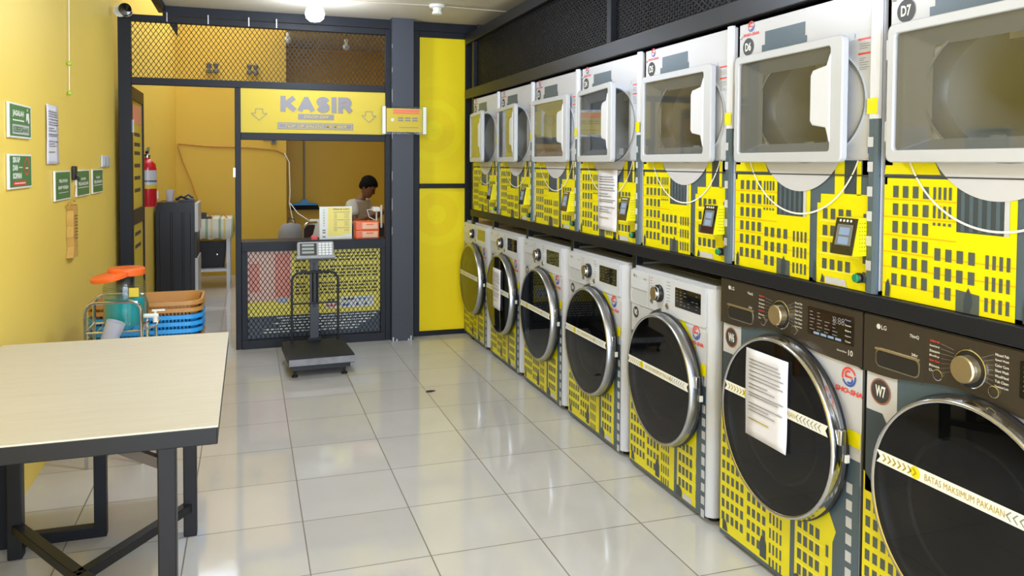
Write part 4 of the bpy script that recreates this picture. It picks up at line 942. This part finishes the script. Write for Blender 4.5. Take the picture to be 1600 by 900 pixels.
# side table with striped cloth
stb = empty('side_table', (-.4, 10.1, 0), 0, 'white legged table in the back room under a striped cloth', 'table')
MB().box(-.25, .20, -.3, .35, .80, .825, trimw).build('tabletop', stb)
for x in (-.22, .17):
    for y in (-.27, .32): MB().box(x-.02, x+.02, y-.02, y+.02, 0, .80, trimw).build('leg', stb)
MB().box(-.22, .17, -.28, -.26, .21, .24, trimw).box(-.22, .17, .31, .33, .21, .24, trimw).box(.16, .18, -.27, .32, .21, .24, trimw).box(-.22, .17, -.27, .32, .225, .235, trimw).build('lower_shelf', stb, smooth=0)
vs = []; fs = []; nx, nd = 24, 5
for i in range(nx+1):
    x = -.27+.49*i/nx; wv = .008*math.sin(i*1.3)
    for (y, z) in ((-.32-wv, .60+.012*math.sin(i*.9)), (-.318+wv, .72), (-.312, .828), (0, .829), (.37, .828)): vs.append((x, y, z))
for i in range(nx):
    for k in range(4): a = i*5+k; fs.append((a, a+1, a+6, a+5))
n0 = len(vs)
for k in range(9):
    y = -.315+.68*k/8; wv = .006*math.sin(k*1.7); vs += [(.222, y, .828), (.228+wv, y, .62)]
for k in range(8): a = n0+2*k; fs.append((a, a+2, a+3, a+1))
cl = MB().add(vs, fs, cloth_m).build('tablecloth', None, loc=(-.4, 10.1, 0), smooth=60); cl.modifiers.new('s', 'SOLIDIFY').thickness = .002
tag(cl, 'green and yellow striped cloth draped over the back room table', 'tablecloth')
q = MB().box(-.09, .09, -.07, .07, 0, .02, black_p).box(-.07, .03, -.05, .05, .02, .07, txt_d).tube([(.05, 0, .02), (.12, .0, .07), (.22, 0, .05), (.26, 0, .0)], .008, brown, 6)
tag(q.build('tray_of_tools', None, loc=(-.50, 9.9, .832)), 'dark tray with small items on the striped cloth', 'tray')
bk = empty('waste_bin', (-.42, 10.1, .235), 0, 'black square plastic bin under the striped table', 'bin')
q = MB(); vs = [(-.14, -.12, 0), (.14, -.12, 0), (.14, .12, 0), (-.14, .12, 0), (-.17, -.15, .30), (.17, -.15, .30), (.17, .15, .30), (-.17, .15, .30)]
q.add(vs, [(3, 2, 1, 0), (0, 1, 5, 4), (1, 2, 6, 5), (2, 3, 7, 6), (3, 0, 4, 7)], black_p); q.build('bin_body', bk, bevel=.01)
MB().box(-.18, .18, -.16, .16, .30, .325, black_p).build('bin_lid', bk, bevel=.008); MB().lathe([(.012, 0), (.012, -.008), (0, -.01)], (.06, -.145, .16), chrome, 'y', 10).build('bin_catch', bk)

# electrical conduit and cables
q = MB().tube([(-.86, 10.98, 1.73), (-.5, 10.98, 1.70), (0, 10.98, 1.69), (.35, 10.98, 1.66), (.48, 10.98, 1.60)], .010, ora if False else mat('ochre_conduit', s(196, 140, 50), .5), 8)
q.tube([(-.86, 10.975, 1.72), (-.80, 10.96, 1.5), (-.70, 10.93, 1.25), (-.62, 10.9, 1.0)], .009, mat('ochre_conduit', (0, 0, 0)), 8).tube([(.1, 10.98, 1.95), (.2, 10.975, 1.78), (.33, 10.975, 1.78), (.4, 10.98, 1.9)], .005, txt_d, 6)
tag(q.build('conduit', None), 'ochre cable conduit running along the back room wall', 'conduit')
q = MB().tube([(.46, 10.97, 1.62), (.52, 10.96, 1.5), (.53, 10.95, 1.1), (.52, 10.93, .95), (.56, 10.9, .72), (.66, 10.9, .60)], .007, s_white, 6).tube([(.53, 10.95, .95), (.62, 10.8, .82), (.80, 10.7, .70)], .007, s_white, 6)
tag(q.build('white_cable', None), 'white cable hanging down the corner of the back room wall', 'cable')
jb = empty('wall_socket', (.32, 10.99, 1.78), 0, 'small grey socket on the back room wall by the conduit', 'socket')
MB().box(-.035, .035, -.03, 0, -.035, .035, bezel).build('socket_body', jb, bevel=.004); MB().box(-.02, .02, -.036, -.03, -.02, .02, txt_d).build('socket_face', jb, smooth=0)
# broom
br = empty('floor_broom', (.767, 11.84, .84), 0, 'wide blue-headed broom with grey handle hung on the dark back wall', 'broom')
MB().tube([(0, -.04, .12), (0, -.02, 1.35)], .012, mat('grey_handle', s(120, 118, 112), .4, metal=.3), 10).build('handle', br)
MB().prism([(-.20, .03), (.20, .03), (.19, .055), (.05, .075), (.03, .12), (-.03, .12), (-.05, .075), (-.19, .055)], -.07, -.01, bluep).build('head', br, bevel=.004)
vs = [(-.205, -.09, -.03), (.215, -.09, -.03), (.215, -.0, -.03), (-.205, -.0, -.03), (-.195, -.07, .035), (.195, -.07, .035), (.195, -.01, .035), (-.195, -.01, .035)]
MB().add(vs, [(3, 2, 1, 0), (0, 1, 5, 4), (1, 2, 6, 5), (2, 3, 7, 6), (3, 0, 4, 7), (4, 5, 6, 7)], mat('black_bristle', s(20, 20, 22), .9, bump=.8, bscale=200)).build('bristles', br)
# unlit bulbs in back room
for (x, y, z, lab) in ((.397, 8.5, 2.84, 'unlit bulb under the white junction box behind the upper mesh'), (.99, 8.5, 2.80, 'unlit bulb behind the upper mesh, right of the junction box')):
    o = empty('hanging_bulb', (x, y, z), 0, lab, 'bulb')
    top = .31 if x > .485 else .45
    MB().tube([(0, 0, 0), (.0, 0, top)], .004, txt_d, 6).build('cord', o); MB().lathe([(.02, 0), (.02, -.04)], (0, 0, 0), s_white, 'z', 14).build('socket', o)
    MB().lathe([(.015, -.035), (.03, -.06), (.036, -.085), (.025, -.11), (0, -.12)], (0, 0, 0), lgrey, 'z', 18).build('bulb', o)
o = MB().box(-.06, .06, -.04, .04, -.045, .045, s_white).box(-.01, .01, -.01, .01, .045, .30, txt_d).build('junction_box', None, loc=(.40, 8.4, 2.90), bevel=.006); tag(o, 'small white junction box seen through the upper mesh', 'junction box')
for i, (x, lab) in enumerate(((-.475, 'leftmost grey wall ornament seen through the mesh'), (-.39, 'second grey wall ornament seen through the mesh'), (.02, 'third grey wall ornament seen through the mesh'), (.10, 'rightmost grey wall ornament seen through the mesh'))):
    q = MB().lathe([(0, -.07), (.035, -.05), (.038, -.02), (.015, 0), (.03, .03), (.036, .06), (0, .085)], (0, 0, 0), bezel, 'z', 16)
    q.box(-.01, .01, 0, .11, -.01, .01, bezel)
    o = q.build('wall_ornament', None, loc=(x, 10.89, 2.70)); tag(o, lab, 'ornament', 'grey ornaments high on the back wall')

# counter-top things
pl = empty('price_list_stand', (.70, 6.78, .845), 0, 'yellow and white price list board standing on the counter', 'price list')
MB().box(-.135, .135, 0, .012, 0, .28, s_white).build('board', pl, smooth=0, bevel=.001)
q = MB().rect(-.065, .125, .03, .270, -.0006, mat('pale_yellow_print', s(246, 226, 110), .4)); y = -.0012
q.text('PRICE LIST', -.02, .252, .011, y, txt_d, width=.135, bold=.03)
for z in (.232, .165, .098): q.rect(-.02, .118, z, z+.004, y, sig_g)
for z in (.218, .206, .194, .182, .150, .138, .126, .114, .084, .074): q.rect(-.015, .01, z, z+.003, y, sig_g); q.rect(.07, .11, z, z+.003, y, sig_g)
for k, ch in enumerate('LAUNDRY'): q.text(ch, -.097, .245-k*.022, .013, y, sig_g, bold=.04, center=True)
for z in (.075, .055, .02): q.rect(-.11, -.085, z, z+.012, y, sig_g)
q.flat([(-.065, .03), (.02, .03), (.125, .05), (.125, .02), (.0, .0), (-.065, .0)], y-.0004, s_white)
q.build('printed_sheet', pl, smooth=0)
MB().box(-.1, .1, .012, .08, 0, .006, s_white).build('foot', pl, smooth=0)
for k, (z, lab) in enumerate(((.845, 'lower orange plastic drawer box on the counter'), (.920, 'upper orange plastic drawer box stacked on the counter'))):
    o = empty('drawer_box', (.965, 6.84, z), 0, lab, 'storage box', 'orange drawer boxes on the counter')
    MB().box(-.10, .10, -.07, .09, 0, .074, orange).build('case', o, bevel=.005)
    dro = MB().box(-.045, .088, -.078, -.07, .010, .064, mat('peach_plastic', s(246, 190, 150), .35)).build('drawer', o, bevel=.004)
    MB().box(-.01, .05, -.086, -.078, .048, .056, orange).build('handle', dro, bevel=.002)
o = MB().box(-.025, .025, -.02, .02, 0, .04, mat('pink_red_plastic', s(236, 90, 90), .4)).build('red_stamp_box', None, loc=(.52, 6.74, .846), bevel=.006); tag(o, 'tiny red box on the counter left of the price list', 'box')
rc = empty('receipt_printer', (1.045, 7.0, .845), 0, 'white receipt printer with upright white panel at the right end of the counter', 'printer')
MB().box(.0, .062, -.03, .08, .22, .26, s_white).box(.03, .045, .02, .035, .0, .22, s_white).build('printer_body', rc, bevel=.006); MB().box(.06, .075, -.06, -.045, .08, .28, s_white).box(.06, .075, -.045, -.03, .22, .24, s_white).build('side_panel', rc, bevel=.003)
MB().tube([(.0, 0, .24), (-.05, .0, .235), (-.03, 0, .17), (.03, -.01, .14)], .004, s_white, 6).build('lead', rc)
# dark cupboard behind counter, chair with cloth, grey bag
dc = empty('dark_cupboard', (1.40, 8.45, 0), 0, 'low black cupboard behind the counter in front of the seated person', 'cupboard')
MB().box(-.38, .42, -.15, .15, 0, .84, mat('black_melamine', s(20, 20, 22), .5)).build('carcass', dc, bevel=.004)
for x in (-.37, .03): dd = MB().box(x, x+.37, -.165, -.15, .05, .82, mat('black_melamine', (0, 0, 0))).build('door', dc, bevel=.003); MB().box(x+.3, x+.31, -.175, -.165, .4, .5, alu).build('handle', dd)
def chair(x, y, rz, lab, fm, sm):
    t = empty('visitor_chair', (x, y, 0), rz, lab, 'chair')
    MB().box(-.22, .22, -.21, .21, .42, .46, sm).build('seat', t, bevel=.015)
    MB().prism(rrect(-.20, .20, .58, .90, .05), .20, .225, sm).build('backrest', t, bevel=.008)
    P_ = [(-.21, .21, .0), (-.21, .21, .86)]+[(-.15+.06*math.cos(PI-a*PI/10), .22, .86+.06*math.sin(a*PI/10)) for a in range(1, 6)]+[(.15+.06*math.cos(PI/2-a*PI/10), .22, .86+.06*math.sin(PI/2-a*PI/10)) for a in range(0, 5)]+[(.21, .21, .86), (.21, .21, 0)]
    MB().tube(P_, .011, fm, 8).build('back_frame', t)
    for x_ in (-.20, .20): MB().tube([(x_, -.19, 0), (x_, -.19, .42)], .011, fm, 8).build('leg', t)
    return t
chair(.62, 8.0, math.radians(200), 'chrome framed dark chair behind the counter with a white cloth on it', chrome, mat('dark_brown_fabric', s(52, 34, 30), .8))
vs = []; fs = []
for i in range(9):
    x = .56+.20*i/8
    for (y, z) in ((7.735, .62-.03*math.sin(i)), (7.745+.006*math.sin(i*1.7), .78), (7.765, .925), (7.79, .945), (7.83, .91), (7.84, .75)): vs.append((x, y, z))
for i in range(8):
    for k in range(5): a = i*6+k; fs.append((a, a+1, a+7, a+6))
o = MB().add(vs, fs, mat('white_towel', s(220, 218, 216), .9)).build('white_towel', None, smooth=60); o.modifiers.new('s', 'SOLIDIFY').thickness = .006
tag(o, 'white cloth hung over the back of the chair behind the counter', 'cloth')
gb = empty('grey_bag', (.42, 8.50, .0), 0, 'rumpled grey bag on a stool behind the counter', 'bag')
MB().lathe([(0, .62), (.11, .63), (.135, .68), (.125, .78), (.09, .85), (.0, .87)], (0, 0, 0), mat('grey_cloth', s(140, 140, 142), .8, bump=.6, bscale=14), 'z', 14, .7).build('sack', gb, smooth=60)
MB().tube([(-.04, 0, .86), (-.02, 0, .92), (.03, 0, .90), (.05, 0, .84)], .006, txt_d, 6).build('strap', gb)
gs = empty('round_stool', (.42, 8.50, 0), 0, 'small dark stool carrying the grey bag behind the counter', 'stool')
MB().lathe([(.13, .595), (.13, .618), (0, .618)], (0, 0, 0), black_p, 'z', 20).build('seat', gs)
for a in range(3): c, q_ = math.cos(a*2.1), math.sin(a*2.1); MB().tube([(.08*c, .08*q_, .6), (.12*c, .12*q_, 0)], .011, black_p, 8).build('leg', gs)

# ------------------------------------------------------------------ seated person
def skinned(name, V, E, Rr, mt, parent, sub=2, root=0):
    me = bpy.data.meshes.new(name); me.from_pydata(V, E, []); o = bpy.data.objects.new(name, me); COL.objects.link(o)
    md = o.modifiers.new('s', 'SKIN'); md.use_smooth_shade = True
    for i, r in enumerate(Rr):
        sv = me.skin_vertices[0].data[i]; sv.radius = (r, r) if not isinstance(r, tuple) else r; sv.use_root = (i == root)
    sb = o.modifiers.new('d', 'SUBSURF'); sb.levels = sub; sb.render_levels = sub
    dg = bpy.context.evaluated_depsgraph_get(); dg.update(); m2 = bpy.data.meshes.new_from_object(o.evaluated_get(dg))
    bpy.data.objects.remove(o); bpy.data.meshes.remove(me); return m2
def join_mesh(meshes, name, mt, parent):
    mb = MB()
    for m_ in meshes: mb.add([v.co[:] for v in m_.vertices], [list(p_.vertices) for p_ in m_.polygons], mt); bpy.data.meshes.remove(m_)
    return mb.build(name, parent, smooth=180)
# local frame: person faces -y, x = his left when seen from front... (x right of viewer)
pe = empty('person', (1.17, 9.33, 0), math.radians(56), 'person in a white t-shirt sitting behind the counter, looking down at a phone', 'person')
def chain(pts, radii): return pts, [(i, i+1) for i in range(len(pts)-1)], radii
# body: pelvis root
V = [(0, 0, .52), (0, .01, .64), (0, -.02, .80), (0, -.06, .98), (0, -.10, 1.075), (0, -.135, 1.125),
     (-.17, -.07, 1.025), (-.215, -.13, .82), (-.09, -.33, .92), (-.065, -.37, .94),
     (.17, -.07, 1.025), (.215, -.13, .82), (.09, -.33, .92), (.065, -.37, .94),
     (-.10, -.02, .52), (-.13, -.42, .53), (-.14, -.42, .10), (-.14, -.50, .05), (.10, -.02, .52), (.13, -.42, .53), (.14, -.42, .10), (.14, -.50, .05)]
E_ = [(0, 1), (1, 2), (2, 3), (3, 4), (4, 5), (3, 6), (6, 7), (7, 8), (8, 9), (3, 10), (10, 11), (11, 12), (12, 13), (0, 14), (14, 15), (15, 16), (16, 17), (0, 18), (18, 19), (19, 20), (20, 21)]
Rr = [(.11, .08), (.10, .06), (.10, .055), (.09, .05), (.05, .05), (.045, .045), .055, .042, .028, .026, .055, .042, .028, .026, .08, .062, .045, .035, .08, .062, .045, .035]
bodym = [skinned('b', V, E_, Rr, skin, None)]
# head: lofted ovals, tilted down
def head_pts():
    hb = MB(); prof = [(-.118, .018, .020, -.035), (-.112, .036, .036, -.038), (-.09, .052, .060, -.028), (-.06, .064, .082, -.012), (-.02, .073, .092, 0), (.02, .077, .098, .002), (.06, .074, .094, .006), (.09, .060, .078, .010), (.108, .038, .050, .012), (.116, .010, .014, .012)]
    n = 28; vs = []; fs = []
    for z, rx, ry, oy_ in prof:
        for k in range(n):
            a = 2*PI*k/n; x = rx*math.cos(a); y = ry*math.sin(a)+oy_
            if math.sin(a) < -.6 and -.05 < z < .05: y += .004
            vs.append((x, y, z))
    for i in range(len(prof)-1):
        for k in range(n): fs.append((i*n+k, i*n+(k+1) % n, (i+1)*n+(k+1) % n, (i+1)*n+k))
    fs.append(list(range(n-1, -1, -1))); fs.append([(len(prof)-1)*n+k for k in range(n)])
    hb.add(vs, fs, skin)
    # nose, brow, lips, ears
    hb.add([(-.014, -.090, -.035), (.014, -.090, -.035), (0, -.118, -.030), (-.008, -.092, .018), (.008, -.092, .018)], [(0, 1, 2), (0, 2, 3), (1, 4, 2), (2, 4, 3)], skin)
    for sgn in (-1, 1):
        hb.lathe([(0, -.01), (.012, -.008), (.018, 0), (.014, .008), (0, .01)], (sgn*.077, .01, -.01), skin, 'x', 12, 1.5)
    return hb
H = Matrix.Translation((0, -.185, 1.215)) @ Matrix.Rotation(math.radians(32), 4, 'X')
hm = head_pts(); mb = MB(); bm = bodym[0]
mb.add([v.co[:] for v in bm.vertices], [list(p_.vertices) for p_ in bm.polygons], skin)
mb.add([H @ Vector(v) for v in hm.v], hm.f, skin)
mb.add([H @ Vector(v) for v in [(-.024, -.088, -.066), (.024, -.088, -.066), (.02, -.094, -.060), (0, -.098, -.058), (-.02, -.094, -.060), (0, -.094, -.074)]], [(0, 5, 1, 2, 3, 4)], mat('lips', s(120, 66, 56), .5))
for sx_ in (-1, 1):
    mb.add([H @ Vector(v) for v in [(sx_*.018, -.093, .008), (sx_*.048, -.083, .008), (sx_*.046, -.086, .016), (sx_*.03, -.092, .018)]], [(0, 1, 2, 3)], hair_m)
    mb.add([H @ Vector(v) for v in [(sx_*.02, -.0935, -.004), (sx_*.045, -.0855, -.006), (sx_*.034, -.092, .001)]], [(0, 1, 2)], black_p)
# hands
def hand(side, palm, dirv, upv):
    out = []; d_ = Vector(dirv).normalized(); n_ = Vector(upv).normalized(); l_ = d_.cross(n_).normalized()*side
    Pm = Vector(palm); L4 = (.068, .076, .071, .056)
    out.append(skinned('p', [Pm-d_*.045, Pm, Pm+d_*.03], [(0, 1), (1, 2)], [(.024, .017), (.036, .014), (.036, .012)], skin, None, 2))
    for i in range(4):
        b = Pm+d_*.035+l_*(.027-.018*i); c1 = b+d_*L4[i]*.45-n_*.012; c2 = c1+d_*L4[i]*.25-n_*L4[i]*.28; c3 = c2-n_*L4[i]*.28-d_*.006
        out.append(skinned('f', [b, c1, c2, c3], [(0, 1), (1, 2), (2, 3)], [.0095, .009, .0085, .007], skin, None, 1))
    b = Pm+l_*.03-d_*.015; out.append(skinned('t', [b, b+l_*.022+d_*.025-n_*.004, b+l_*.016+d_*.055-n_*.012], [(0, 1), (1, 2)], [.012, .010, .008], skin, None, 1))
    return out
for m_ in hand(1, (-.055, -.405, .95), (.35, -.7, .2), (0, -.2, 1))+hand(-1, (.060, -.405, .95), (-.35, -.7, .2), (0, -.2, 1)):
    mb.add([v.co[:] for v in m_.vertices], [list(p_.vertices) for p_ in m_.polygons], skin); bpy.data.meshes.remove(m_)
bpy.data.meshes.remove(bm)
mb.build('body', pe, smooth=180)
# shirt
V = [(0, 0, .50), (0, .01, .64), (0, -.02, .80), (0, -.055, .97), (0, -.085, 1.055), (-.17, -.07, 1.02), (-.205, -.115, .875), (.17, -.07, 1.02), (.205, -.115, .875)]
sm = skinned('s', V, [(0, 1), (1, 2), (2, 3), (3, 4), (3, 5), (5, 6), (3, 7), (7, 8)], [(.155, .12), (.145, .115), (.155, .11), (.15, .10), (.068, .06), .078, .070, .078, .070], shirt_m, None)
join_mesh([sm], 'tshirt', shirt_m, pe)
V = [(0, 0, .54), (-.10, -.02, .53), (-.13, -.42, .535), (-.14, -.42, .12), (.10, -.02, .53), (.13, -.42, .535), (.14, -.42, .12)]
sm = skinned('s', V, [(0, 1), (1, 2), (2, 3), (0, 4), (4, 5), (5, 6)], [(.15, .11), .095, .080, .065, .095, .080, .065], trous_m, None)
join_mesh([sm], 'trousers', trous_m, pe)
hb = MB(); n = 28; prof = [(-.055, .060, .052, .042), (-.035, .074, .072, .030), (-.01, .082, .090, .020), (.03, .085, .104, .008), (.055, .084, .106, .008), (.085, .074, .096, .010), (.112, .054, .070, .012), (.130, .026, .034, .012), (.134, .008, .012, .012)]
vs = []; fs = []; random.seed(2)
for z, rx, ry, oy_ in prof:
    for k in range(n):
        a = 2*PI*k/n; j = 1+random.uniform(-.05, .07); vs.append((rx*j*math.cos(a), ry*j*math.sin(a)+oy_, z))
for i in range(len(prof)-1):
    for k in range(n):
        if i < 4 and math.sin(2*PI*(k+.5)/n) < (-.1, -.25, -.35, -.6)[i]: continue
        fs.append((i*n+k, i*n+(k+1) % n, (i+1)*n+(k+1) % n, (i+1)*n+k))
fs.append([(len(prof)-1)*n+k for k in range(n)])
hb.add([H @ Vector(v) for v in vs], fs, hair_m); ho_ = hb.build('hair', pe, smooth=180); ho_.modifiers.new('s', 'SOLIDIFY').thickness = .006
c38, s38 = math.cos(math.radians(56)), math.sin(math.radians(56))
lx, ly = .0, -.455
ph = MB().prism(rrect(-.034, .034, -.068, .068, .008), -.004, .004, black_p).rect(-.031, .031, -.063, .063, .0046, black_g)
o = ph.build('mobile_phone', None, loc=(1.17+lx*c38-ly*s38, 9.33+lx*s38+ly*c38, .968), rot=(math.radians(-45), 0, math.radians(56)), smooth=30); tag(o, 'dark mobile phone held in both hands by the seated person', 'phone')
chair(1.17, 9.33, math.radians(56), 'dark chair the person in the white t-shirt sits on', black_p, trous_m)

o = MB().prism([(-.03, -.01), (.0, -.018), (.035, .0), (.01, .016), (-.02, .012)], .001, .006, mat('dry_leaf_brown', s(60, 44, 34), .9), 'z').build('dry_scrap', None, loc=(1.122, 5.014, 0), smooth=0)
tag(o, 'tiny dark scrap lying on the floor tiles in front of the yellow panel', 'scrap')
